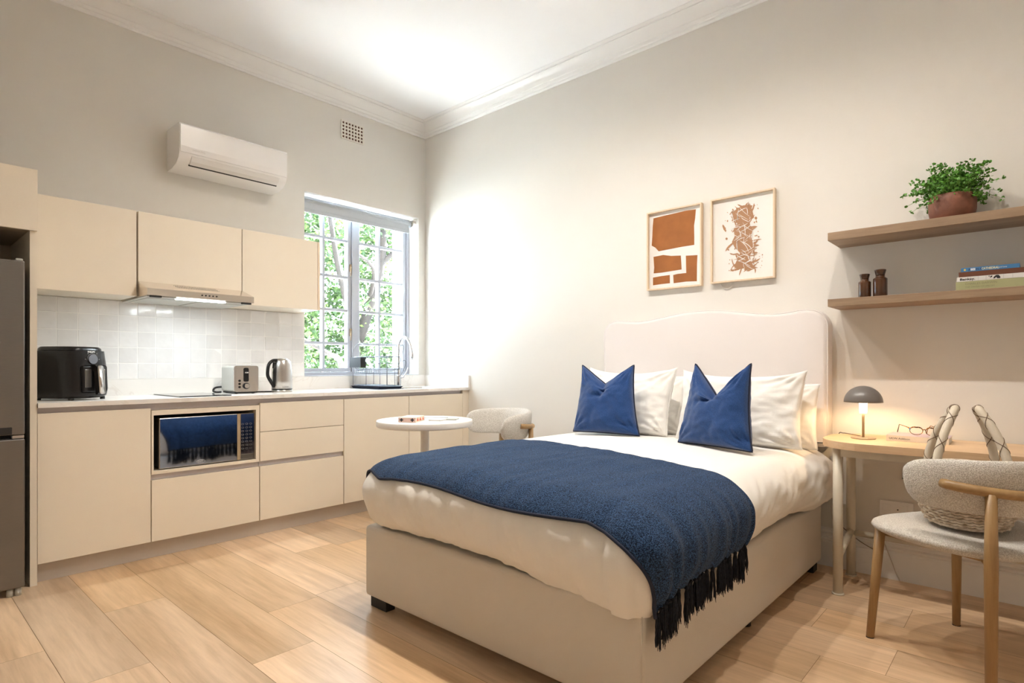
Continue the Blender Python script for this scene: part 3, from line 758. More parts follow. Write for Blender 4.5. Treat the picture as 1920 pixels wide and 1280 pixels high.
for zz in (WTZ+.022, 1.010, 1.030): pass
def rect_wire(bm, zz, r=.002): tube(bm, [(x, y, zz) for x, y in rrect(a0, a1, b0, b1, .02, 4)], r, 6, closed=True)
rect_wire(bm, WTZ+.028, .0022)
for k in range(17):
    y = b0+.02+(b1-b0-.04)*k/16; tube(bm, [(a0, y, WTZ+.028), (a1, y, WTZ+.028)], .0014, 5)
obj('lower_grid', bm, M['wire'], dk)
bm = nb(); rect_wire(bm, 1.030)
for k in range(12):
    y = b0+.02+(b1-b0-.04)*k/11; tube(bm, [(a0, y, 1.030), (a0, y, 1.058)], .0012, 5)
obj('middle_rail', bm, M['wire'], dk)
bm = nb(); rect_wire(bm, 1.165, .0035); rect_wire(bm, 1.110, .0018); rect_wire(bm, 1.062, .0018)
for k in range(11):
    y = b0+.02+(b1-b0-.04)*k/10; tube(bm, [(a0, y, 1.062), (a1, y, 1.062)], .0014, 5)
obj('upper_basket', bm, M['wire'], dk)
for (x, y) in ((a0, b0), (a1, b0), (a0, b1), (a1, b1), (a0, (b0+b1)/2), (a1, (b0+b1)/2), (a0+.07, b0), (a1-.06, b0)):
    obj('upright', wire([(x, y, WTZ+.024), (x, y, 1.165)], .0022), M['wire'], dk)
for (x, y) in ((a0, b0), (a0, b1)): pass
def ring(c, rad, ax, n=28):
    ax = Vector(ax).normalized(); u = ax.cross(Vector((0, 0, 1))).normalized(); v = Vector((0, 0, 1))
    return [Vector(c)+u*rad*math.cos(2*PI*k/n)+v*rad*1.08*math.sin(2*PI*k/n) for k in range(n)]
obj('plate_ring', wire(ring((a0-.004, b1-.105, 1.165), .105, (1, 0, 0)), .0018, True), M['wire'], dk)
obj('plate_ring', wire(ring((a1+.004, b0+.14, 1.165), .105, (1, .2, 0)), .0018, True), M['wire'], dk)
obj('cup_hook', wire(smooth_path([(a1, b0+.06, 1.05), (a1+.02, b0+.04, 1.08), (a1+.03, b0+.03, 1.15), (a1+.045, b0+.02, 1.245), (a1+.03, b0+.03, 1.26), (a1+.015, b0+.045, 1.20), (a1, b0+.06, 1.165)], 5), .0016), M['wire'], dk)
obj('cup_hook', wire(smooth_path([(a1, b0+.03, 1.0), (a1+.02, b0+.02, 1.02), (a1+.035, b0, 1.07), (a1+.05, b0, 1.125), (a1+.035, b0+.01, 1.135), (a1+.02, b0+.02, 1.09), (a1, b0+.03, 1.06)], 5), .0016), M['wire'], dk)
ck = thing('cutlery_caddy', 'small black slatted cutlery caddy hanging on left of dish rack', 'caddy', (-.80, -.13, 1.07))
bm = nb(); cx0, cx1, cy0, cy1 = a0-.052, a0-.004, -.25, -.09
box(bm, cx0, cx0+.003, cy0, cy1, 1.078, 1.16); box(bm, cx1-.003, cx1, cy0, cy1, 1.078, 1.16); box(bm, cx0+.003, cx1-.003, cy0, cy1, 1.078, 1.082)
box(bm, cx0+.003, cx1-.003, cy1-.003, cy1, 1.082, 1.16)
box(bm, cx0+.003, cx1-.003, cy0, cy0+.003, 1.082, 1.112)
for k in range(6): box(bm, cx0+.004+.0075*k, cx0+.008+.0075*k, cy0, cy0+.003, 1.112, 1.16)
obj('basket', bm, M['blackm'], ck)

# ------------------------------------------------------------------ air conditioner, vent
ac = thing('air_conditioner', 'white wall-mounted split air conditioner above the wall cabinets', 'air conditioner', (-1.84, -.1, 2.38))
AX0, AX1 = -2.198, -1.482
prof = [(-.003, 2.652), (-.215, 2.652), (-.230, 2.645), (-.236, 2.630), (-.236, 2.50), (-.230, 2.452), (-.212, 2.425), (-.17, 2.398), (-.10, 2.382), (-.003, 2.379)]
obj('body', PR(prof, 'x', AX0, AX1), M['whitepl'], ac, smooth=True, ang=50)
obj('front_panel', PR([(-.237, 2.640), (-.243, 2.634), (-.243, 2.50), (-.238, 2.462), (-.233, 2.462), (-.237, 2.50)], 'x', AX0+.004, AX1-.004), M['whitepl'], ac)
obj('vane', PR([(-.2335, 2.446), (-.2135, 2.4175), (-.186, 2.4015), (-.184, 2.405), (-.211, 2.421), (-.230, 2.449)], 'x', AX0+.075, AX1-.055), M['acvane'], ac)
obj('vent_slot', PR([(-.184, 2.4035), (-.174, 2.3968), (-.172, 2.401), (-.182, 2.408)], 'x', AX0+.072, AX1-.052), M['blackm'], ac)
obj('badge', text_mesh('SAMSUNG', .017, (AX0+.075, -.2438, 2.478), (1, 0, 0), (0, 0, 1)), mat('badge_grey', (.62, .60, .57), .4), ac)
vt = thing('air_vent', 'white plaster air vent with small square holes high on wall', 'vent', (-.79, 0, 3.06))
bm = nb(); vx0, vx1, vz0, vz1 = -.895, -.683, 2.985, 3.135
px, pz = (vx1-vx0)/7.2, (vz1-vz0)/5.2
box(bm, vx0, vx1, -.004, -.0005, vz0, vz1, mi=1)
xs = [vx0+.1*px+px*k for k in range(8)]; zs = [vz0+.1*pz+pz*k for k in range(6)]
for x in xs: box(bm, x-.0055, x+.0055, -.010, -.004, vz0, vz1)
for z in zs: box(bm, vx0, vx1, -.0095, -.0045, z-.0055, z+.0055)
obj('grille', bm, [M['vent'], M['venthole']], vt)

# ------------------------------------------------------------------ round table and things on it
TC = Vector((-1.175, -1.425, 0)); TZ = .752
tb = thing('round_table', 'small white round pedestal table between bed and kitchen units', 'table', TC)
obj('top', LT([(0, TZ-.040), (.293, TZ-.040), (.298, TZ-.036), (.300, TZ-.030), (.300, TZ-.006), (.298, TZ-.001), (.294, TZ), (0, TZ)], c=TC, seg=72), M['tablew'], tb)
obj('column', LT([(.027, .012), (.027, TZ-.040)], c=TC, seg=28), M['tablew'], tb)
obj('foot_plate', LT([(0, 0), (.20, 0), (.20, .006), (.19, .010), (.03, .014), (0, .014)], c=TC, seg=48), M['tablew'], tb)
def at_table(px, py):
    u = (px-960)/1090; d = Vector((.7425+u*.6697, .6697-u*.7425, (686-py)/1090)); t = (TZ-1.09)/d.z
    return Vector((-3.53+d.x*t, -4.29+d.y*t, TZ))
g0 = at_table(744, 783); ga = at_table(720, 782)
bx = thing('game_box', 'small cream game box with black crosses and orange arrows on round table', 'box', (-1.295, -1.445, TZ), math.radians(-57))
obj('carton', B(-.055, .055, -.085, .085, 0, .030, .001, 1), M['creamcard'], bx, world=False)
obj('end_panel', B(-.053, .053, -.0865, -.085, .002, .028), M['pinkcard'], bx, world=False)
for s in (-.034, .034):
    bm = nb(); box(bm, s-.011, s+.011, -.0875, -.0865, .0115, .0185); box(bm, s-.0035, s+.0035, -.0876, -.0865, .005, .025); obj('cross_mark', bm, M['ink'], bx, world=False)
for k in range(3):
    y = -.05+.052*k; bm = nb(); prism(bm, [(y-.018, .006), (y, .025), (y+.018, .006), (y+.008, .006), (y, .013), (y-.008, .006)], 'x', .0551, .0562); obj('arrow_mark', bm, M['orange'], bx, world=False)
for i, (x, y, a, l) in enumerate(((-1.155, -1.525, 20, 'pale grey square coaster beside the game box on round table'), (-1.06, -1.545, 35, 'pale grey square coaster right of the other coaster on round table'))):
    c = thing('coaster', l, 'coaster', (x, y, TZ), math.radians(a), group='coasters on the round table')
    obj('slab', B(-.042, .042, -.042, .042, 0, .008, .002, 1), M['greypl'] if i else M['acvane'], c, world=False)
tag(obj('leaflet', B(-.08, .08, -.03, .03, 0, .003), mat('leaflet_grey', (.55, .57, .60), .5), world=False), 'flat grey leaflet lying near back edge of round table', 'leaflet')
bpy.data.objects['leaflet'].location = (-1.03, -1.36, TZ); bpy.data.objects['leaflet'].rotation_euler = (0, 0, math.radians(-35))

# ------------------------------------------------------------------ chairs
def make_chair(label, c, ang):
    t = thing('dining_chair', label, 'chair', (c[0], c[1], 0), ang, group=None)
    # seat: rings from under side centre over the rim to the top
    def outline(k, n, s, z):
        a = 2*PI*k/n; ca, sa = math.cos(a), math.sin(a)
        e = 2.6; rx = .285 if ca > 0 else .255; ry = .290+.024*ca
        q = (abs(ca/rx)**e+abs(sa/ry)**e)**(-1/e)
        return Vector((q*ca*s, q*sa*s, z))
    n = 56; rings = []
    for s, z in ((.30, .428), (.70, .430), (.88, .436), (.965, .447), (1.0, .460), (.985, .472), (.93, .481), (.80, .487), (.5, .486), (.2, .484)):
        rings.append([outline(k, n, s, z + (.010*abs(math.sin(2*PI*k/n))**2)*s) for k in range(n)])
    bm = nb(); loopmesh(bm, rings); obj('seat', bm, M['boucle'], t, world=False, smooth=True, ang=80)
    # curved backrest
    rings = []; nn = 64
    for i in range(nn+1):
        s = -1+2*i/nn; a = PI + s*math.radians(94)
        taper = math.sqrt(max(0, 1-abs(s)**16.0)); hh = (.096-.014*abs(s)**2)*max(taper, .02)*(1 if abs(s) < .999 else .4)
        th = .028*max(taper**.7, .05); zc = .690-.012*s*s; R = .288+.002
        rg = []
        for k in range(20):
            b = 2*PI*k/20; cb, sb = math.cos(b), math.sin(b); e = 2.3
            q = (abs(cb)**e+abs(sb)**e)**(-1/e)
            rr = R + th*q*cb + .020*q*sb*(1-.4*abs(s)); rg.append(Vector((rr*math.cos(a), rr*math.sin(a), zc+hh*q*sb)))
        rings.append(rg)
    bm = nb(); loopmesh(bm, rings); obj('backrest', bm, M['boucle'], t, world=False, smooth=True, ang=80)
    # oak rail following the outside of the back
    pts = []; rs = []
    for i in range(41):
        s = -1+2*i/40; a = PI+s*math.radians(67); R = .325+.004*(1-s*s) - (.010 if abs(s) > .97 else 0)
        pts.append(Vector((R*math.cos(a), R*math.sin(a), .694-.022*(1-abs(s)**2.2)))); rs.append(.0165)
    bm = nb(); tube(bm, pts, rs, 14); obj('back_rail', bm, M['chairrail'], t, world=False)
    for s in (-1, 1):
        a = PI+s*math.radians(44); x, y = .329*math.cos(a), .329*math.sin(a)
        obj('leg', TB([(x, y, 0), (x, y, .45), (x, y, .676)], [.0165, .0195, .016], 16), M['chairwood'], t, world=False)
        obj('leg', TB([(.235, s*.222, 0), (.212, s*.195, .445)], [.0145, .019], 16), M['chairwood'], t, world=False)
        obj('seat_bracket', TB([(x+.008, y-s*.008, .455), (x*.75, y*.72, .425), (x*.5, y*.5, .425)], .010, 8), M['chairwood'], t, world=False)
    for s in (-1, 1):
        obj('seat_rail', TB([(.200, s*.18, .423), (-.16, s*.12, .423)], .009, 8), M['chairwood'], t, world=False)
        for q in ((.235, s*.222),): obj('glide', TB([(q[0], q[1], -.0), (q[0], q[1], .004)], .0150, 12), M['blackm'], t, world=False)
    return t
ch1 = make_chair('cream boucle chair with curved oak rail and basket on its seat, at desk', (-.775, -4.112), math.atan2(.83, .555))
ch2 = make_chair('cream boucle chair tucked at the round table behind the bed', (-.665, -1.455), math.radians(159))

# ------------------------------------------------------------------ bed
BX0, BX1, BY0, BY1 = -2.02, -.115, -3.44, -2.025     # base footprint
bed = thing('bed', 'double bed base upholstered in beige linen on low black feet', 'bed', ((BX0+BX1)/2, (BY0+BY1)/2, 0))
def base_box():
    bm = nb(); box(bm, BX0, BX1, BY0, BY1, .052, .372, .022, 4); return bm
obj('base', base_box(), M['divan'], bed, smooth=True)
obj('corner_seam', TB([(BX0+.006, BY0+.006, .07), (BX0+.006, BY0+.006, .36)], .0018, 6), M['divan'], bed)
for x0, x1, y0, y1 in ((-1.995, -1.945, -2.155, -2.04), (-1.995, -1.945, -3.40, -3.29), (-.20, -.13, -3.42, -3.30), (-.20, -.13, -2.155, -2.04)):
    obj('foot', B(x0, x1, y0, y1, 0, .053, .002, 1), M['blackm'], bed)
obj('centre_foot', TB([(-1.05, -3.375, 0), (-1.05, -3.375, .053)], .026, 18), M['blackm'], bed)
# headboard (bolted to the wall side of the bed)
def headboard():
    yc = -2.758; hw = .707
    def top(y):
        d = abs(y-yc)
        if d > hw-.10:
            q = d-(hw-.10); z = 1.400 - (.10-math.sqrt(max(0, .01-q*q)))
        else:
            z = 1.432 - .044*sstep(.04, .45, d) + .014*sstep(.45, .60, d)
        return z
    n = 72; up = []
    for i in range(n+1):
        s = -math.cos(PI*i/n)*hw; up.append((yc+s, top(yc+s)))
    pts = up + [(yc+hw, .655+.02), (yc+hw-.015, .655), (yc-hw+.015, .655), (yc-hw, .675)]
    cy, cz = yc, 1.03
    def ring(x, inset):
        out = []
        m = len(pts)
        for i, (y, z) in enumerate(pts):
            a = Vector(pts[(i-1) % m]); b = Vector(pts[(i+1) % m]); t = (b-a)
            nrm = Vector((t.y, -t.x)).normalized()
            if nrm.dot(Vector((y-cy, z-cz))) < 0: nrm = -nrm
            out.append((x, y-nrm.x*inset, z-nrm.y*inset))
        return out
    bm = nb()
    loopmesh(bm, [ring(-.004, .004), ring(-.010, 0), ring(-.078, 0), ring(-.090, .004), ring(-.098, .012), ring(-.1005, .025)])
    return bm, [Vector(p)+Vector((0, 0, 0)) for p in ring(-.091, .0035)]
hbm, edge = headboard()
hbo = obj('headboard', hbm, M['headb'], bed, smooth=True, ang=50)
obj('piping', TB(edge, .0035, 6, closed=True), M['headb'], hbo)
# mattress
mt = tag(obj('mattress', B(-1.98, -.125, -3.40, -2.06, .374, .60, .04, 4), M['pillow'], smooth=True), 'white mattress on the beige bed base beneath the duvet', 'mattress')

# drape: flat cloth coordinates -> surface of the made-up bed
CX0, CX1, CY0, CY1 = -2.035, -.125, -3.455, -2.015
RR = .115; ZT = .655; HEM = .372
core = (CX0+RR, CX1-.0, CY0+RR, CY1-RR)
def crown(x, y):
    a = max(0, 1-((x+1.10)/1.05)**2); b = max(0, 1-((y+2.735)/.74)**2)
    return .040*(a**.8)*(b**.7)
def drape(X, Y, off=0.0, puff=1.0, vmax=None):
    bx = min(max(X, core[0]), core[1]); by = min(max(Y, core[2]), core[3])
    ox, oy = X-bx, Y-by
    if X > core[1]: ox = 0; bx = X
    d = math.hypot(ox, oy)
    z = ZT + crown(bx, by)
    if d < 1e-6: return Vector((bx, by, z+off)), Vector((0, 0, 1)), 0
    n = Vector((ox/d, oy/d, 0))
    if d < RR*PI/2:
        h = RR*math.sin(d/RR); dr = RR*(1-math.cos(d/RR)); nn = n*math.sin(d/RR)+Vector((0, 0, math.cos(d/RR)))
    else:
        h = RR; dr = RR+(d-RR*PI/2); nn = n
    h *= 1+(.22 if n.y < 0 else -.05)*abs(2*n.x*n.y)
    tt = min(1, dr/(ZT-HEM))
    h += puff*.045*math.sin(PI*min(1, tt*1.05))
    # hanging hem kicks out near the head end on the desk side
    if n.y < -.5: h += .055*sstep(-.75, -.25, bx)*tt
    if n.y > 0: h -= .03*n.y*tt
    p = Vector((bx, by, z-dr)) + n*h + nn*off
    return p, nn, d
DM = RR*PI/2 + (ZT-HEM-RR)
def build_duvet():
    # perimeter stations on the core rectangle: start at head end left side, round the foot, to head end right
    st = []
    x1 = core[1]
    nS, nC, nF = 120, 16, 110
    for i in range(nS): st.append((x1+(core[0]-x1)*i/nS, core[3], 0, 1))
    for i in range(nC): a = PI/2+PI/2*i/nC; st.append((core[0], core[3], math.cos(a), math.sin(a)))
    for i in range(nF): st.append((core[0], core[3]+(core[2]-core[3])*i/nF, -1, 0))
    for i in range(nC): a = PI+PI/2*i/nC; st.append((core[0], core[2], math.cos(a), math.sin(a)))
    for i in range(nS+1): st.append((core[0]+(x1-core[0])*i/nS, core[2], 0, -1))
    bm = nb(); rows = []
    nD, nI = 34, 26
    for k, (bx, by, nx, ny) in enumerate(st):
        row = []
        cxm = min(max(bx, core[0]+.5), x1); cym = (core[2]+core[3])/2
        for j in range(nI):      # inside, from the centre line out
            s = j/nI; X = cxm+(bx-cxm)*s; Y = cym+(by-cym)*s
            p, nn, d = drape(X, Y)
            f = Vector((X*3, Y*3, 0))
            p.z += .0045*noise.noise(Vector((X*5, Y*9, 3))) + .003*noise.noise(Vector((X*14, Y*6, 7)))
            row.append(p)
        for j in range(nD+1):
            d = DM*j/nD
            p, nn, _ = drape(bx+nx*d, by+ny*d)
            t = d/DM
            foot = max(0, -nx); side = max(0, -ny)
            along = by if foot > .5 else bx
            if foot > .5:
                wv = noise.noise(Vector((along*9+t*1.2, t*1.6, 1)))*.012*sstep(.1, .5, t) + noise.noise(Vector((along*30+t*3, t*3, 5)))*.009*sstep(.12, .6, t)
                cr = math.exp(-((by+2.44+.03*t)/.022)**2)+.8*math.exp(-((by+2.90-.06*t)/.03)**2)+.5*math.exp(-((by+2.30)/.025)**2)
                wv -= .012*cr*sstep(.15, .45, t)*(1-.6*sstep(.6, .9, t))
                p.z += .010*noise.noise(Vector((along*7, 3, 3)))*t
            else:
                wv = noise.noise(Vector((along*6-t*2.0, t*2.0+along, 9)))*.014*sstep(.1, .6, t) + noise.noise(Vector((along*20+t*8, t*6, 2)))*.010*sstep(.1, .5, t)
                p.z += (.014*noise.noise(Vector((along*4, 8, 3))))*t
            # hospital fold at the near foot corner: the foot flap lies over the side
            if nx < 0 and ny < 0:
                wv += .014*(1-sstep(.45, .60, -ny))
            elif nx < -.5: wv += .014*sstep(-3.0, -3.30, by) if False else 0
            if side > .5: wv -= .004
            n2 = Vector((nx, ny, 0)); p += n2*wv
            qh = sstep(-2.7, -3.30, by)*sstep(-.9, -1.7, bx)     # hem hangs lower over the near foot corner
            p.z -= .026*qh*t
            if t > .86: p -= n2*(.035*(1-qh)+.012*qh)*((t-.86)/.14)**2     # tuck under
            row.append(p)
        rows.append(row)
    V = [[bm.verts.new(p) for p in r] for r in rows]
    for a, b in zip(V, V[1:]):
        for j in range(len(a)-1):
            f = bm.faces.new((a[j], a[j+1], b[j+1], b[j])); f.smooth = True
    bmesh.ops.remove_doubles(bm, verts=bm.verts[:], dist=1e-5)
    bmesh.ops.recalc_face_normals(bm, faces=bm.faces[:])
    return bm
dv = tag(obj('duvet', build_duvet(), M['duvet'], smooth=True, ang=180), 'puffy white cotton duvet hanging over the foot and sides of bed', 'duvet')
# throw
def build_throw():
    # cloth rectangle in flat drape coordinates: u across the bed, v along it
    bm = nb(); nu, nv = 240, 110; rows = []
    ysL = CY1+.02; 
    dside = RR*PI/2+(ZT-.435-RR)+.03
    for i in range(nu+1):
        s = i/nu
        Y = (core[3]+dside) + ((core[2]-dside) - (core[3]+dside))*s
        q = s; s0 = max(0, min(1, (s-.2)/.6))
        xf = core[0] - .128 + .012*math.sin(s0*7)      # foot edge
        xh = -1.17 - .16*sstep(.1, .95, s0) + .012*math.sin(s0*9+1)           # head edge
        row = []
        for j in range(nv+1):
            t = j/nv; X = xf+(xh-xf)*t
            Yq = Y
            kk = max(0, (abs(s-.5)-.29)/.21)
            if kk > 0:
                X += .012*math.sin(t*22)*kk
                X -= (.075*kk)*(1-t) if s > .5 else -(.11*kk)*(1-t)
                Yq -= 0
            p, nn, d = drape(X, Yq, .012)
            # near the foot corner on the side, keep the cloth on the side face
            w_ = noise.noise(Vector((X*7, Y*4, 2)))*.006 + noise.noise(Vector((X*4+Y*9, Y*16, 4)))*.0045
            hang = sstep(.33, .5, abs(s-.5))
            w_ += hang*(.004*math.sin(t*31+1.0+4*noise.noise(Vector((t*3, s*2, 1))))+.024*noise.noise(Vector((t*14, s*2, 8)))+.010)
            if t < .03: w_ -= .006*(1-t/.03)
            row.append(p+nn*max(w_, -.006))
        rows.append(row)
    V = [[bm.verts.new(p) for p in r] for r in rows]
    for a, b in zip(V, V[1:]):
        for j in range(nv):
            f = bm.faces.new((a[j], a[j+1], b[j+1], b[j])); f.smooth = True
    bmesh.ops.recalc_face_normals(bm, faces=bm.faces[:])
    if bm.faces[nv*nu//3].normal.z < 0: bmesh.ops.reverse_faces(bm, faces=bm.faces[:])
    bmesh.ops.solidify(bm, geom=bm.faces[:], thickness=.006)
    return bm, (rows[-1], rows[0]), [r[0] for r in rows], [r[-1] for r in rows]
tbm, hems, edge0, edge1 = build_throw()
th = thing('throw_blanket', 'heathered navy knitted throw with tasselled edge across foot of bed', 'blanket', (-1.6, -2.75, .66))
cl = obj('cloth', tbm, M['throw'], th, smooth=True, ang=180)
obj('edge_band', TB(edge0, .006, 6), M['piping'], th); 
# tassels along the hanging hem
rnd = random.Random(8)
NT = 30
for k in range(2*NT):
    hemline = hems[k//NT]; sg_ = -1 if k < NT else 1; k = k % NT
    f = (k+.5)/NT*(len(hemline)-1); i = int(f); p = Vector(hemline[i]).lerp(Vector(hemline[min(i+1, len(hemline)-1)]), f-i)
    out = Vector((0, -1, 0)); p = p + Vector((0, .004*sg_, .012))
    bm = nb(); bmesh.ops.create_icosphere(bm, subdivisions=1, radius=.008, matrix=Matrix.Translation(p+Vector((0, 0, -.012))))
    L = .108+rnd.uniform(-.012, .012)
    for s in range(24):
        a = rnd.uniform(0, 2*PI); r0 = .004*rnd.random(); sp = rnd.uniform(.004, .012)
        q0 = p+Vector((math.cos(a)*r0, math.sin(a)*r0, -.010)); l = L*rnd.uniform(.75, 1.05)
        pts = []
        for j in range(6):
            t = j/5; wob = .0022*math.sin(j*2.3+s)
            pts.append(q0+Vector((math.cos(a)*(sp*t**.6)+wob, sg_*max(-.004, sg_*math.sin(a)*sp*.8*t**.6), -l*t)))
        tube(bm, pts, [.0017, .002, .0019, .0018, .0016, .0009], 4)
    obj('tassel', bm, M['tassel'], th)

# pillows and cushions
def cushion_bm(w_, h_, t_, dent=0, pinch=.07, corner=1.0, seed=1, wr=.006, floppy=0, taper=1.0, shear=0.0):
    """local frame: x = thickness, y = width, z = height (bottom at 0)"""
    n = 44; bm = nb(); grid = {}
    def P(u, v, side):
        y = w_/2*u*(1-pinch*(1-v*v)*corner); z = h_/2*v*(1-(pinch if v > 0 else pinch*.25)*(1-u*u)*corner)
        tq = 1+(taper-1)*(v+1)/2; y = y*tq + shear*(v+1)/2
        if dent:
            k = max(0, 1-abs(u))**1.15; z -= dent*k*sstep(-.1, 1, v)
        z += floppy*sstep(.2, 1, v)*abs(u)**3
        th = ((1-u**2)*(1-v**2)); th = max(0, th)**.42
        if v < 0: th = max(th, 0)*(1+.25*(-v))
        if dent: th *= 1-.45*math.exp(-(u/.16)**2)*sstep(.1, .95, v)
        x = side*t_/2*th
        nz = noise.noise(Vector((u*2.2+seed*7, v*2.2, side*2)))*wr*1.3 + noise.noise(Vector((u*6+v*3+seed, v*7-u*2, side)))*wr*.7
        if dent and side < 0:      # chop crease curling down from the notch
            for (ax, ay, bx_, by_, dp) in ((0, .42, .10, .10, .022), (.10, .10, .38, .02, .013), (0, .42, -.12, .16, .014), (-.55, -.72, -.95, -.78, .014)):
                ab = Vector((bx_-ax, by_-ay)); ap = Vector((u-ax, v-ay)); tt_ = max(0, min(1, ap.dot(ab)/ab.dot(ab))); dd = (ap-ab*tt_).length
                x -= side*dp*math.exp(-(dd/.10)**2)
        x += side*nz*min(1, th*2)
        # radial creases from the corners
        for cu, cv in ((-1, 1), (1, 1), (-1, -1), (1, -1)):
            du, dv_ = u-cu, v-cv; r = math.hypot(du, dv_); a = math.atan2(dv_, du)
            x += side*.004*math.sin(a*14+seed)*math.exp(-((r-.35)/.22)**2)*(wr/.006)
        return Vector((x, y, z+h_/2))
    for side in (1, -1):
        for i in range(n+1):
            for j in range(n+1):
                u = -math.cos(PI*i/n)*.5-.0+ (-1+2*i/n)*.5; v = -math.cos(PI*j/n)*.5+(-1+2*j/n)*.5
                edge_ = i in (0, n) or j in (0, n)
                key = (i, j, 0 if edge_ else side)
                if key not in grid: grid[key] = bm.verts.new(P(u, v, 0 if edge_ else side))
    def g(i, j, s): return grid.get((i, j, 0)) if (i in (0, n) or j in (0, n)) else grid[(i, j, s)]
    for side in (1, -1):
        for i in range(n):
            for j in range(n):
                q = (g(i, j, side), g(i+1, j, side), g(i+1, j+1, side), g(i, j+1, side))
                f = bm.faces.new(q if side == 1 else q[::-1]); f.smooth = True
    rim = [g(i, 0, 1).co.copy() for i in range(n)]+[g(n, j, 1).co.copy() for j in range(n)]+[g(n-i, n, 1).co.copy() for i in range(n)]+[g(0, n-j, 1).co.copy() for j in range(n)]
    bmesh.ops.recalc_face_normals(bm, faces=bm.faces[:])
    return bm, rim
def place_soft(name, label, cat, loc, yaw, lean, roll, dims, m, pip=None, group=None, part='cover', **k):
    bm, rim = cushion_bm(*dims, **k)
    R = Matrix.Rotation(yaw, 4, 'Z') @ Matrix.Rotation(lean, 4, 'Y') @ Matrix.Rotation(roll, 4, 'X')
    t = thing(name, label, cat, loc, 0, group); bm.transform(R)
    if pip:
        c = obj(part, bm, m, t, world=False, smooth=True, ang=180)
        obj('piping', TB([R @ q for q in rim], .0048, 6, closed=True), pip, t, world=False)
    else:
        c = obj(part, bm, m, t, world=False, smooth=True, ang=180)
        obj('hem_seam', TB([R @ q for q in rim], .0022, 5, closed=True), m, t, world=False)
    return t
LEAN = math.radians(17)
# thickness axis is local x; lean>0 tips the top towards +x (headboard)
place_soft('pillow', 'white pillow against headboard behind the left front pillow', 'pillow', (-.238, -2.40, .672), 0, LEAN*.55, 0, (.64, .36, .12), M['pillow'], group='white bed pillows', seed=3, pinch=.05)
place_soft('pillow', 'white pillow against headboard showing at right of right front pillow', 'pillow', (-.238, -3.14, .655), 0, LEAN*.55, 0, (.62, .345, .12), M['pillow'], group='white bed pillows', seed=6, pinch=.05)
place_soft('pillow', 'white front pillow partly hidden by the left navy cushion', 'pillow', (-.445, -2.40, .688), math.radians(-3), LEAN, 0, (.64, .38, .16), M['pillow'], group='white bed pillows', seed=9, pinch=.06, wr=.011, floppy=.03)
place_soft('pillow', 'white front pillow partly hidden by the right navy cushion', 'pillow', (-.450, -3.10, .675), math.radians(3), LEAN, 0, (.66, .38, .17), M['pillow'], group='white bed pillows', seed=12, pinch=.06, wr=.011, floppy=.03)
place_soft('cushion', 'navy chopped cushion with dark piping, left one of the two', 'cushion', (-.635, -2.415, .696), math.radians(8), LEAN*.8, 0, (.42, .41, .17), M['navy'], M['piping'], group='navy cushions', dent=.098, seed=15, pinch=.09, wr=.008, taper=.80, shear=.03)
place_soft('cushion', 'navy chopped cushion with dark piping, right one nearer the desk', 'cushion', (-.735, -3.105, .692), math.radians(-14), LEAN*.8, 0, (.43, .42, .17), M['navy'], M['piping'], group='navy cushions', dent=.15, seed=18, pinch=.09, wr=.008, taper=.76, shear=.02)

# ------------------------------------------------------------------ pictures
def picture(label, y0, y1, z0, z1):
    r = thing('framed_picture', label, 'picture', (-.002, (y0+y1)/2, (z0+z1)/2), group=None)
    bm = nb(); t = .009; d = .032
    box(bm, -d, -.002, y0, y0+t, z0, z1); box(bm, -d, -.002, y1-t, y1, z0, z1); box(bm, -d, -.002, y0+t, y1-t, z0, z0+t); box(bm, -d, -.002, y0+t, y1-t, z1-t, z1)
    obj('frame', bm, M['framewood'], r)
    pr_ = obj('print', B(-.010, -.004, y0+t, y1-t, z0+t, z1-t), M['mount'], r)
    return r, pr_
def imgpt(px, py, X=-.0105):
    u = (px-960)/1090; d = Vector((.7425+u*.6697, .6697-u*.7425, (686-py)/1090)); t = (X+3.53)/d.x
    return (-4.29+d.y*t, 1.09+d.z*t)
def ink_poly(pts, m, parent, x=-.0105, name='ink_shape'):
    bm = nb(); v = [bm.verts.new((x, y, z)) for y, z in pts]; v2 = [bm.verts.new((x+.0004, y, z)) for y, z in pts]; n = len(v)
    bm.faces.new(v); bm.faces.new(v2[::-1])
    for i in range(n): bm.faces.new((v[i], v[(i+1) % n], v2[(i+1) % n], v2[i]))
    bmesh.ops.recalc_face_normals(bm, faces=bm.faces[:])
    return obj(name, bm, m, parent)
p1, pr1 = picture('narrow framed print of solid rust-brown cut-paper blocks, left of the two', -2.732, -2.350, 1.594, 2.115)
S_ = 1687/290
shapes = [[(205, 403), (330, 372), (450, 345), (560, 318), (668, 304), (660, 400), (648, 480), (650, 600), (650, 692), (520, 712), (400, 735), (262, 762), (225, 722), (185, 700), (192, 600), (196, 500)],
          [(205, 823), (310, 802), (400, 812), (503, 808), (508, 880), (512, 960), (400, 978), (300, 994), (207, 1003), (213, 940)],
          [(558, 810), (685, 803), (680, 900), (678, 1088), (560, 1092), (425, 1110), (420, 1020), (470, 1008), (562, 998)],
          [(200, 1048), (290, 1032), (383, 1020), (384, 1110), (290, 1120), (200, 1133)]]
SHIFT = -.010
for s in shapes: ink_poly([imgpt(1190+x/S_, 340+y/S_) for x, y in s], M['rust'], pr1)
p2, pr2 = picture('wider framed print of tan tangled brushstrokes, right of the two', -3.171, -2.790, 1.600, 2.118)
rnd = random.Random(21)
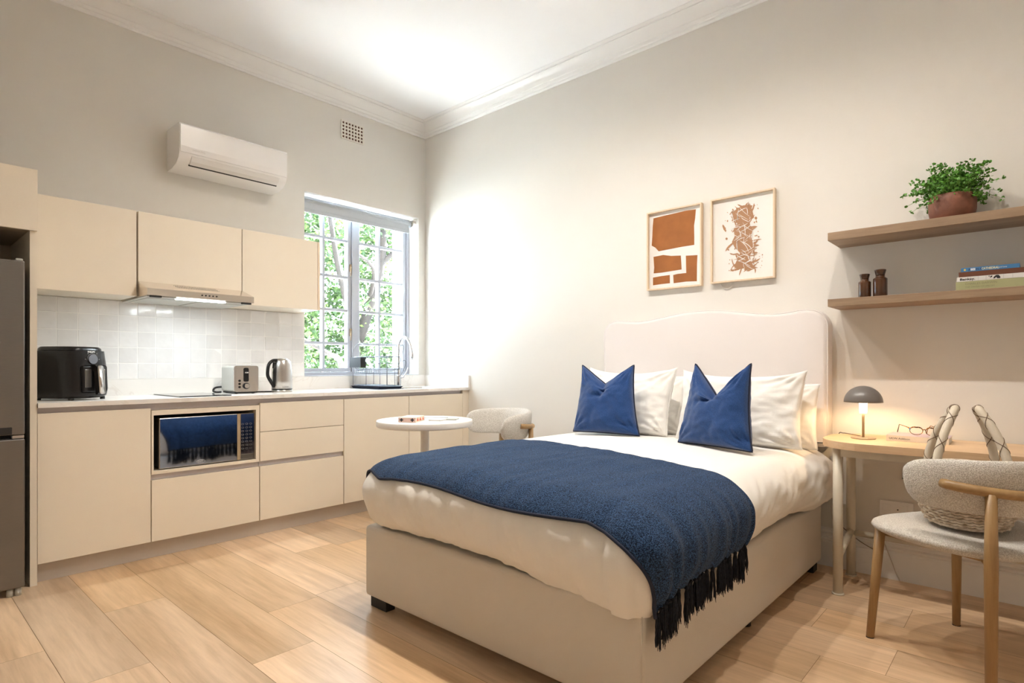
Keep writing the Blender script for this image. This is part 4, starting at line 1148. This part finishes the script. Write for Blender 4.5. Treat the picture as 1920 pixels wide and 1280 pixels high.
def stroke(cx_, cy_, L, W_, a, bend, m, x):
    pts = []; n = 8; up = []; dn = []
    for i in range(n+1):
        t = i/n-.5; px_ = cx_+math.cos(a)*L*t - math.sin(a)*bend*(t*t-.1)*L; py_ = cy_+math.sin(a)*L*t + math.cos(a)*bend*(t*t-.1)*L
        ww = W_*(max(0, 1-(2*t)**2)**.5+.08)*rnd.uniform(.8, 1.2); up.append((px_-math.sin(a)*ww, py_+math.cos(a)*ww)); dn.append((px_+math.sin(a)*ww, py_-math.cos(a)*ww))
    return [imgpt(1190+p/S_, 340+q/S_, x) for p, q in up+dn[::-1]]
def many(n, f, m, x0, name, step=0.0):
    bm = nb()
    for i in range(n):
        x = x0 - .00001*i; pts = f(x); v = [bm.verts.new((x, y, z)) for y, z in pts]
        try: bm.faces.new(v)
        except Exception: pass
    bmesh.ops.triangulate(bm, faces=bm.faces[:])
    return obj(name, bm, m, pr2)
def axis_x(y): return 1190 - 20*math.sin((y-250)/120)
body = [(1115, 300), (1150, 275), (1180, 262), (1235, 255), (1285, 262), (1262, 330), (1248, 400), (1260, 480), (1290, 520), (1270, 600), (1290, 680), (1275, 780), (1240, 830), (1285, 900), (1300, 940), (1200, 945), (1130, 962), (1085, 930), (1120, 850), (1150, 780), (1090, 720), (1060, 660), (1090, 600), (1080, 520), (1120, 460), (1085, 410), (1060, 340)]
ink_poly([imgpt(1190+x/S_, 340+y/S_, -.0105) for x, y in body], M['tanink'], pr2)
def fa(x):
    y = rnd.uniform(265, 960); hw = 115 if y < 820 else 105
    return stroke(axis_x(y)+rnd.gauss(0, 65), y, rnd.uniform(50, 170), rnd.uniform(3, 11), rnd.choice([rnd.uniform(-.9, -.2), rnd.uniform(1.1, 1.9), rnd.uniform(-1.2, .6)]), rnd.uniform(-.6, .6), None, x)
many(120, fa, M['tanink'], -.0107, 'brush_strokes')
def fw(x):
    y = rnd.uniform(290, 930)
    return stroke(axis_x(y)+rnd.gauss(0, 50), y, rnd.uniform(60, 190), rnd.uniform(1.6, 3.8), rnd.choice([rnd.uniform(-.8, -.2), rnd.uniform(1.2, 1.8), rnd.uniform(.4, 1.0)]), rnd.uniform(-.5, .5), None, x)
many(48, fw, M['mount'], -.0120, 'scratched_lines')
def fd(x):
    y = rnd.uniform(230, 980); s = rnd.choice((-1, 1)); c = (axis_x(y)+s*rnd.uniform(110, 185), y); R_ = rnd.uniform(3, 9)
    return [imgpt(1190+(c[0]+R_*math.cos(a*PI/4)*rnd.uniform(.7, 1.3))/S_, 340+(c[1]+R_*math.sin(a*PI/4)*rnd.uniform(.7, 1.6))/S_, x) for a in range(8)]
many(34, fd, M['tanink'], -.0107, 'ink_specks')['kind'] = 'stuff'
for c in ((1075, 428, 17), (1282, 385, 20), (1322, 400, 15), (1002, 625, 12), (1228, 425, 24), (1120, 300, 14)):
    ink_poly([imgpt(1190+(c[0]+c[2]*math.cos(a*PI/6))/S_, 340+(c[1]+c[2]*1.1*math.sin(a*PI/6))/S_, -.0110) for a in range(12)], M['tanink'], pr2, x=-.0110, name='ink_blot')
y1_, z1_ = imgpt(1352, 531, -.006); y2_, z2_ = imgpt(1376, 528, -.006)
tag(obj('loose_cable', TB(bez((-.006, y1_, z1_+.01), (-.006, y1_, z1_-.055), (-.006, y2_, z2_-.055), (-.006, y2_, z2_+.01)), .0025, 8), M['whitecable']), 'loop of white cable hanging below the right-hand picture', 'cable')

# ------------------------------------------------------------------ shelves and what stands on them
def shelf(label, z0, z1):
    t = tag(obj('wall_shelf', B(-.252, -.0008, -4.95, -3.50, z0, z1, .0012, 1), M['oakshelf']), label, 'shelf', None); return t
shelf('upper oak floating shelf carrying the potted plant', 1.727, 1.768)
shelf('lower oak floating shelf carrying bottles and books', 1.392, 1.430)
SZ = 1.430
def bottle(label, y, r, h):
    t = thing('stoneware_bottle', label, 'bottle', (-.125, y, SZ), group=None)
    obj('body', LT([(0, 0), (r*.94, 0), (r, .004), (r, h*.66), (r*.97, h*.69), (r*.70, h*.725), (r*.66, h*.76), (r*.64, h*.80)], c=(-.125, y, SZ), seg=12, cap=True), M['bottle'], t)
    obj('lip', LT([(r*.64, h*.795), (r*.66, h*.83), (r*.80, h*.955), (r*.84, h*.985), (r*.78, h), (r*.5, h), (r*.45, h*.9), (0, h*.88)], c=(-.125, y, SZ), seg=24), M['bottle'], t)
bottle('smaller brown glazed stoneware bottle on lower shelf, on the left', -3.640, .029, .127)
bottle('larger brown glazed stoneware bottle on lower shelf beside the smaller one', -3.708, .032, .143)
def book(label, z0, z1, yl, yr, xf, xb, cover, writes=(), sq=True, grp='books lying on the lower shelf'):
    t = thing('book', label, 'book', ((xf+xb)/2, (yl+yr)/2, z0), group=grp); c = .0025
    bm = nb(); box(bm, xf, xb, yr, yl, z0+.0002, z0+c); box(bm, xf, xb, yr, yl, z1-c, z1); box(bm, xf, xf+c, yr, yl, z0+c, z1-c)
    cv = obj('cover', bm, cover, t)
    obj('pages', B(xf+c, xb-.004, yr+.003, yl-.003, z0+c, z1-c), M['paper'], t)
    for body_, size, dy, dz, m_, sx, bold in writes:
        obj('title', text_mesh(body_, size, (xf-.0005, yl-dy, z0+dz), (0, -1, 0), (0, 0, 1), bold=bold, sx=sx), m_, cv)
    return t, cv
h = SZ
b1, c1 = book('olive green book at the bottom of the stack on lower shelf', h, h+.038, -4.020, -4.29, -.238, -.05, M['bk_green'], [('CHARLES DARWIN', .013, .033, .0225, M['inkgreen'], 1.0, 0), ('THE ORIGIN OF SPECIES', .0095, .033, .009, M['inkgreen'], 1.0, 0)])
b2, c2 = book('white book with bold black name, second from bottom of stack', h+.0385, h+.0585, -4.023, -4.29, -.238, -.06, M['bk_white'], [('Banksy.', .0145, .011, .005, M['ink'], 1.25, .0004)])
for k, y in enumerate((-4.072, -4.099, -4.126, -4.185, -4.215)):
    obj('spine_line', B(-.2385, -.238, y-.0004, y+.0004, h+.0395, h+.0575), M['inkgrey'], c2)
rnd = random.Random(2)
for pts in ([(-4.150, .004), (-4.153, .012), (-4.160, .018), (-4.168, .018), (-4.174, .010), (-4.174, .003), (-4.164, .003), (-4.160, .010), (-4.156, .004)], [(-4.138, .008), (-4.142, .016), (-4.148, .017), (-4.146, .011)], [(-4.134, .017), (-4.136, .012), (-4.140, .017)]):
    ink_poly([(y, h+.0385+z) for y, z in pts], M['ink'], c2, x=-.2386, name='spine_picture')
book('plain brown book under the blue book in the shelf stack', h+.059, h+.081, -4.030, -4.29, -.236, -.07, M['bk_brown'])
b4, c4 = book('thin blue paperback on top of the shelf stack', h+.0815, h+.0995, -4.038, -4.238, -.234, -.10, M['bk_blue'],
     [('A', .013, .026, .0045, M['inknavy'], .85, .0003), ('BEE', .013, .034, .0045, M['inkwhite'], .85, .0004), ('IN A', .013, .052, .0045, M['inknavy'], .85, .0003), ('CATHEDRAL', .013, .072, .0045, M['inkcream'], .8, .0004), ('Joel Levy', .0075, .131, .0065, M['inkwhite'], 1.0, 0)])
obj('publisher_mark', TB([(-.2341, -4.052, h+.0905), (-.2348, -4.052, h+.0905)], .0042, 16), mat('yellow_mark', (.75, .50, .08), .5), c4)
# plant
PC = Vector((-.135, -3.998, 1.768))
pl = thing('potted_plant', 'bushy green trailing plant in terracotta pot on the upper shelf', 'plant', PC)
obj('pot', LT([(0, 0), (.078, 0), (.083, .005), (.091, .045), (.092, .08), (.088, .112), (.084, .116), (.080, .112), (.079, .10), (0, .098)], c=PC, seg=48), M['terra'], pl)
obj('soil', LT([(0, .104), (.079, .1005), (.079, .0985)], c=PC, seg=24), M['soil'], pl)
rnd = random.Random(31); bs = nb(); bl = nb()
def leaf(p, d, s):
    d = d.normalized(); a = d.orthogonal().normalized(); a.rotate(Matrix.Rotation(rnd.uniform(0, 6.28), 3, d)); u = d.cross(a)
    n = 7; c = bl.verts.new(p+d*s*.5+u*s*.06); ring_ = []
    for k in range(n):
        t = 2*PI*k/n; ring_.append(bl.verts.new(p+d*s*(.5-.5*math.cos(t))+a*s*.42*math.sin(t)))
    for k in range(n): bl.faces.new((c, ring_[k], ring_[(k+1) % n]))
for s in range(210):
    a = rnd.uniform(0, 2*PI); el = rnd.uniform(-.15, 1.45); reach = rnd.uniform(.08, .185)
    hd_ = Vector((math.cos(a)*.55, math.sin(a), 0)); 
    p0 = PC+Vector((math.cos(a)*.06*rnd.random(), math.sin(a)*.06*rnd.random(), .105))
    e = p0+hd_*reach*math.cos(el)*.88+Vector((0, 0, reach*math.sin(el)*.85+.010))
    if e.x > -.012: e.x = -.012
    if el < .2: e.z -= rnd.uniform(.0, .045)
    mid = p0.lerp(e, .5)+Vector((0, 0, .028)); pts = bez(p0, p0.lerp(mid, .8), mid, e, 6)
    tube(bs, pts, [.0016-.00015*i for i in range(7)], 4, caps=False)
    for i in range(2, 7):
        for _ in range(3 if i < 6 else 6):
            d = Vector((rnd.gauss(0, 1), rnd.gauss(0, 1), rnd.gauss(.35, .6)))
            leaf(pts[i]+Vector((rnd.gauss(0, .004), rnd.gauss(0, .004), rnd.gauss(0, .004))), d, rnd.uniform(.009, .016))
for v in bl.verts:
    if v.co.x > -.003: v.co.x = -.003
obj('stems', bs, M['stem'], pl)
o = obj('foliage', bl, M['leaf'], pl)

# ------------------------------------------------------------------ desk
DZ = .735
dsk = thing('desk', 'oak-topped writing desk with rounded end and cream metal legs', 'desk', (-.26, -4.2, 0))
def desk_outline():
    pts = []; r = .20; x0, x1, yl, yr = -.505, -.026, -3.497, -4.90
    for k in range(13):
        t = PI/2*k/12; pts.append((x1-r*.9+r*.9*math.cos(t), yl-r+r*math.sin(t)))
    for k in range(13):
        t = PI/2+PI/2*k/12; pts.append((x0+r+r*math.cos(t), yl-r+r*math.sin(t)))
    pts += [(x0, yr), (x1, yr)]
    return pts
bm = PR(desk_outline(), 'z', DZ-.034, DZ); obj('top', bm, M['oakdesk'], dsk)
LEGS = [(-.42, -3.585), (-.095, -3.572), (-.42, -4.82), (-.095, -4.82)]
for (x, y) in LEGS:
    lg = obj('leg', TB([(x, y, .004), (x, y, DZ-.0345)], .0215, 20), M['deskleg'], dsk)
    obj('leg_foot', TB([(x, y, 0), (x, y, .008)], .0265, 20), M['deskleg'], lg)
obj('apron', B(-.435, -.405, -4.80, -3.60, DZ-.075, DZ-.0345), M['deskleg'], dsk); obj('apron', B(-.110, -.080, -4.80, -3.59, DZ-.075, DZ-.0345), M['deskleg'], dsk)
obj('stretcher', TB([(-.42, -3.585, .175), (-.095, -3.572, .235)], .016, 14), M['deskleg'], dsk)
obj('stretcher', TB([(-.42, -4.82, .175), (-.095, -4.82, .235)], .016, 14), M['deskleg'], dsk)
obj('stretcher', TB([(-.095, -3.572, .225), (-.095, -4.82, .225)], .016, 14), M['deskleg'], dsk)
# lamp
LC = Vector((-.262, -3.660, DZ))
lp = thing('table_lamp', 'small lit mushroom lamp with taupe dome shade on desk end', 'lamp', LC)
obj('base', LT([(0, 0), (.053, 0), (.054, .003), (.052, .006), (0, .007)], c=LC, seg=40), M['lampst'], lp)
obj('pole', LT([(.0058, .006), (.0058, .125)], c=LC, seg=16), M['lampst'], lp)
obj('diffuser', LT([(.0, .124), (.015, .124), (.0165, .130), (.0175, .166), (.0185, .186), (0, .187)], c=LC, seg=24), M['lampglow'], lp)
dome = [(.084*math.cos(a*PI/2/14), .178+.080*math.sin(a*PI/2/14)) for a in range(15)]
bm = nb(); lathe(bm, [(.0825, .178)]+dome[:-1]+[(.0001, .258)], c=LC, seg=48); 
lathe(bm, [(.081*math.cos(a*PI/2/14), .178+.077*math.sin(a*PI/2/14)) for a in range(14)]+[(.0001, .255)], c=LC, seg=48, cap=False)
bmesh.ops.delete(bm, geom=[f for f in bm.faces if len(f.verts) > 8], context='FACES')
obj('shade', bm, M['shade'], lp)
ld = bpy.data.lights.new('lamp_bulb', 'POINT'); lo = bpy.data.objects.new('lamp_bulb', ld); COL.objects.link(lo)
ld.energy = 4.6; ld.color = (1, .66, .34); ld.shadow_soft_size = .018; lo.location = LC+Vector((0, 0, .206))
tag(obj('lamp_cord', TB(smooth_path([LC+Vector((.05, .01, .004)), LC+Vector((.10, .05, .004)), LC+Vector((.15, .10, .004)), (-.09, -3.535, DZ+.003), (-.022, -3.50, DZ-.01), (-.012, -3.50, DZ-.10), (-.016, -3.515, .5), (-.03, -3.49, .38), (-.05, -3.50, .26), (-.034, -3.53, .22), (-.034, -3.60, .17), (-.034, -3.66, .14)], 8), .0022, 6), M['greycable']), 'thin lamp cord running off the desk end and down the wall', 'cord')
# book and glasses
b5, c5 = book('pale pink book lying on the desk under the spectacles', DZ+.0003, DZ+.0263, -3.757, -3.998, -.272, -.105, M['creamcard'], [('UCW Addison', .0125, .012, .0085, M['ink'], 1.1, 0), ('nicola tyson', .008, .175, .0085, M['ink'], 1.0, 0)], grp=None)
obj('front_cover', B(-.270, -.106, -3.997, -3.758, DZ+.0264, DZ+.0270), M['mauve'], b5)
gl = thing('spectacles', 'tortoiseshell spectacles with blue corners resting on the desk book', 'glasses', (-.20, -3.90, DZ+.027))
GZ = DZ+.0275
def eye(yc):
    pts = []
    for k in range(28):
        a = 2*PI*k/28; y = .0255*math.cos(a); z = .0195*math.sin(a)
        if z > 0: z *= .80+.25*abs(math.cos(a))
        pts.append(Vector((-.222-.0*z, yc+y, GZ+.0235+z)))
    return pts
YL, YRt = -3.870, -3.932
for yc in (YL, YRt):
    fr_ = obj('rim', TB(eye(yc), [.0014+.0016*max(0, math.sin(2*PI*k/28)) for k in range(28)], 7, closed=True), M['tort'], gl)
    bm = nb(); vs = [bm.verts.new(p) for p in eye(yc)]; bm.faces.new(vs); obj('lens', bm, M['lens'], fr_)
obj('bridge', TB([(-.223, YL-.024, GZ+.027), (-.224, -3.901, GZ+.031), (-.223, YRt+.024, GZ+.027)], .0022, 8), M['tort'], gl)
for s, yy in ((1, YL+.0275), (-1, YRt-.0275)):
    obj('hinge_corner', TB([(-.222, yy-s*.003, GZ+.031), (-.220, yy+s*.006, GZ+.037)], [.0038, .0026], 8), M['tort'], gl)
    obj('enamel_corner', TB([(-.2245, yy-s*.005, GZ+.029), (-.2245, yy-s*.001, GZ+.033)], .0030, 8), M['lensblue'], gl)
    obj('temple', TB([(-.220, yy+s*.006, GZ+.037), (-.185, yy+s*.006+.022, GZ+.040), (-.150, yy+s*.004+.046, GZ+.043), (-.140, yy+.055, GZ+.025), (-.137, yy+.060, GZ+.003)], [.0018, .0016, .0016, .0018, .0022], 7), M['tort'], gl)
# socket
so = thing('wall_socket', 'white double wall socket above baseboard under the desk', 'socket', (-.002, -3.755, .357))
obj('plate', B(-.009, -.001, -3.832, -3.684, .315, .397, .003, 2), M['whitepl'], so)
for y in (-3.722, -3.795):
    obj('switch', B(-.012, -.009, y-.013, y+.022, .345, .380, .001, 1), M['whitepl'], so)
obj('pin_hole', B(-.0098, -.0088, -3.768, -3.762, .353, .359), M['blackm'], so)
# cable by the bed
tag(obj('wall_cable', TB(smooth_path([(-.03, -3.462, .60), (-.03, -3.475, .45), (-.04, -3.468, .33), (-.032, -3.475, .22), (-.034, -3.475, .10), (-.036, -3.488, .065), (-.034, -3.502, .10), (-.030, -3.500, .20), (-.010, -3.490, .28)], 8), .0028, 6), M['whitecable']), 'pale cable looping down the wall between bed and desk', 'cable')
tag(obj('floor_cable', TB(smooth_path([(-.034, -3.66, .225), (-.034, -3.70, .20), (-.04, -3.735, .12), (-.045, -3.765, .04), (-.05, -3.78, .01)], 8), .003, 6), M['whitecable']), 'pale cable dropping to the floor under the desk', 'cable')

# ------------------------------------------------------------------ basket on the chair seat
BC = Vector((-.768, -4.094, .4985)); bang = math.radians(15)
bk = thing('basket', 'woven rush basket with two wrapped leather handles on desk chair seat', 'basket', BC, bang)
def basket_r(a, z):
    s = .80+.30*min(1, z/.10)-.05*max(0, (z-.12)/.12)
    return Vector((.172*s*math.cos(a), .142*s*math.sin(a), z))
bm = nb(); NA, NR = 72, 20; H = .205
rings = []
rings.append([Vector((.165*.80*math.cos(2*PI*k/NA)*.9, .135*.80*math.sin(2*PI*k/NA)*.9, .001)) for k in range(NA)])
for j in range(NR+1): rings.append([basket_r(2*PI*k/NA, .004+H*j/NR) for k in range(NA)])
for j in range(NR, -1, -1): rings.append([basket_r(2*PI*k/NA, .008+(H-.004)*j/NR)*1 - Vector((math.cos(2*PI*k/NA)*.006, math.sin(2*PI*k/NA)*.006, 0)) for k in range(NA)])
loopmesh(bm, rings); obj('lining', bm, M['basket'], bk, world=False, smooth=True)
bm = nb(); rnd = random.Random(3)
NWV = 19; NS = 34
for j in range(NWV):       # horizontal weavers going in and out round the stakes
    zb = .008+H*(j+.5)/NWV; pts = []
    for k in range(NS*4):
        a = 2*PI*k/(NS*4); p = basket_r(a, zb); o_ = Vector((math.cos(a), math.sin(a), 0))
        pts.append(p+o_*(.0035+.0035*math.sin(a*NS/2+PI*(j % 2)))+Vector((0, 0, .0018*math.cos(a*NS+j))))
    tube(bm, pts, .0058, 5, closed=True)
obj('weave', bm, M['basket'], bk, world=False)
obj('rim', TB([basket_r(2*PI*k/64, H+.004)+Vector((math.cos(2*PI*k/64)*.003, math.sin(2*PI*k/64)*.003, 0)) for k in range(64)], .009, 8, closed=True), M['basket'], bk, world=False)
for s in (1, -1):
    yb = .102*s
    ctrl = [(-.085, yb, .18), (-.085, yb*1.0, .25), (-.060, yb*.74, .345), (-.022, yb*.40, .420), (.0, yb*.34, .432), (.022, yb*.40, .420), (.060, yb*.74, .345), (.085, yb*1.0, .25), (.085, yb, .18)]
    path = smooth_path(ctrl, 8)
    hd2 = obj('handle', TB(path, .0145, 12), M['handle'], bk, world=False)
    bm = nb(); fr_ = frames(path)
    for sg in (1, -1):
        pts = []
        for i in range(len(path)*4-4):
            f = i/4; ii = int(f); p = path[ii].lerp(path[ii+1], f-ii); t_, u_, v_ = fr_[ii]; a = sg*f*.75
            pts.append(p+(u_*math.cos(a)+v_*math.sin(a))*.0148)
        tube(bm, pts, .0011, 4)
    obj('binding_cord', bm, M['cord'], hd2, world=False)
    for xx in (-.085, .085):
        bm = nb(); bmesh.ops.create_icosphere(bm, subdivisions=2, radius=.015, matrix=Matrix.Translation((xx, yb*1.08, .210)))
        obj('knot', bm, M['basket'], bk, world=False)

# ------------------------------------------------------------------ ceiling downlights
for i, (x, y) in enumerate(DOWNLIGHTS):
    t = thing('recessed_downlight', 'round white recessed ceiling downlight', 'downlight', (x, y, CEIL), group='ceiling downlights')
    obj('trim_ring', LT([(.034, 0), (.048, -.002), (.050, -.005), (.046, -.007), (.036, -.005), (.034, 0)], c=(x, y, CEIL), seg=28, cap=False), M['whitepl'], t)
    obj('lens', LT([(0, -.002), (.034, -.002)], c=(x, y, CEIL), seg=24), M['downglow'], t)
    ld = bpy.data.lights.new('downlight_lamp', 'SPOT'); lo = bpy.data.objects.new('downlight_lamp', ld); COL.objects.link(lo)
    ld.energy = SPOT_W; ld.color = SPOT_COL; ld.spot_size = math.radians(154); ld.spot_blend = 1.0; ld.shadow_soft_size = .022
    lo.location = (x, y, CEIL-.03)
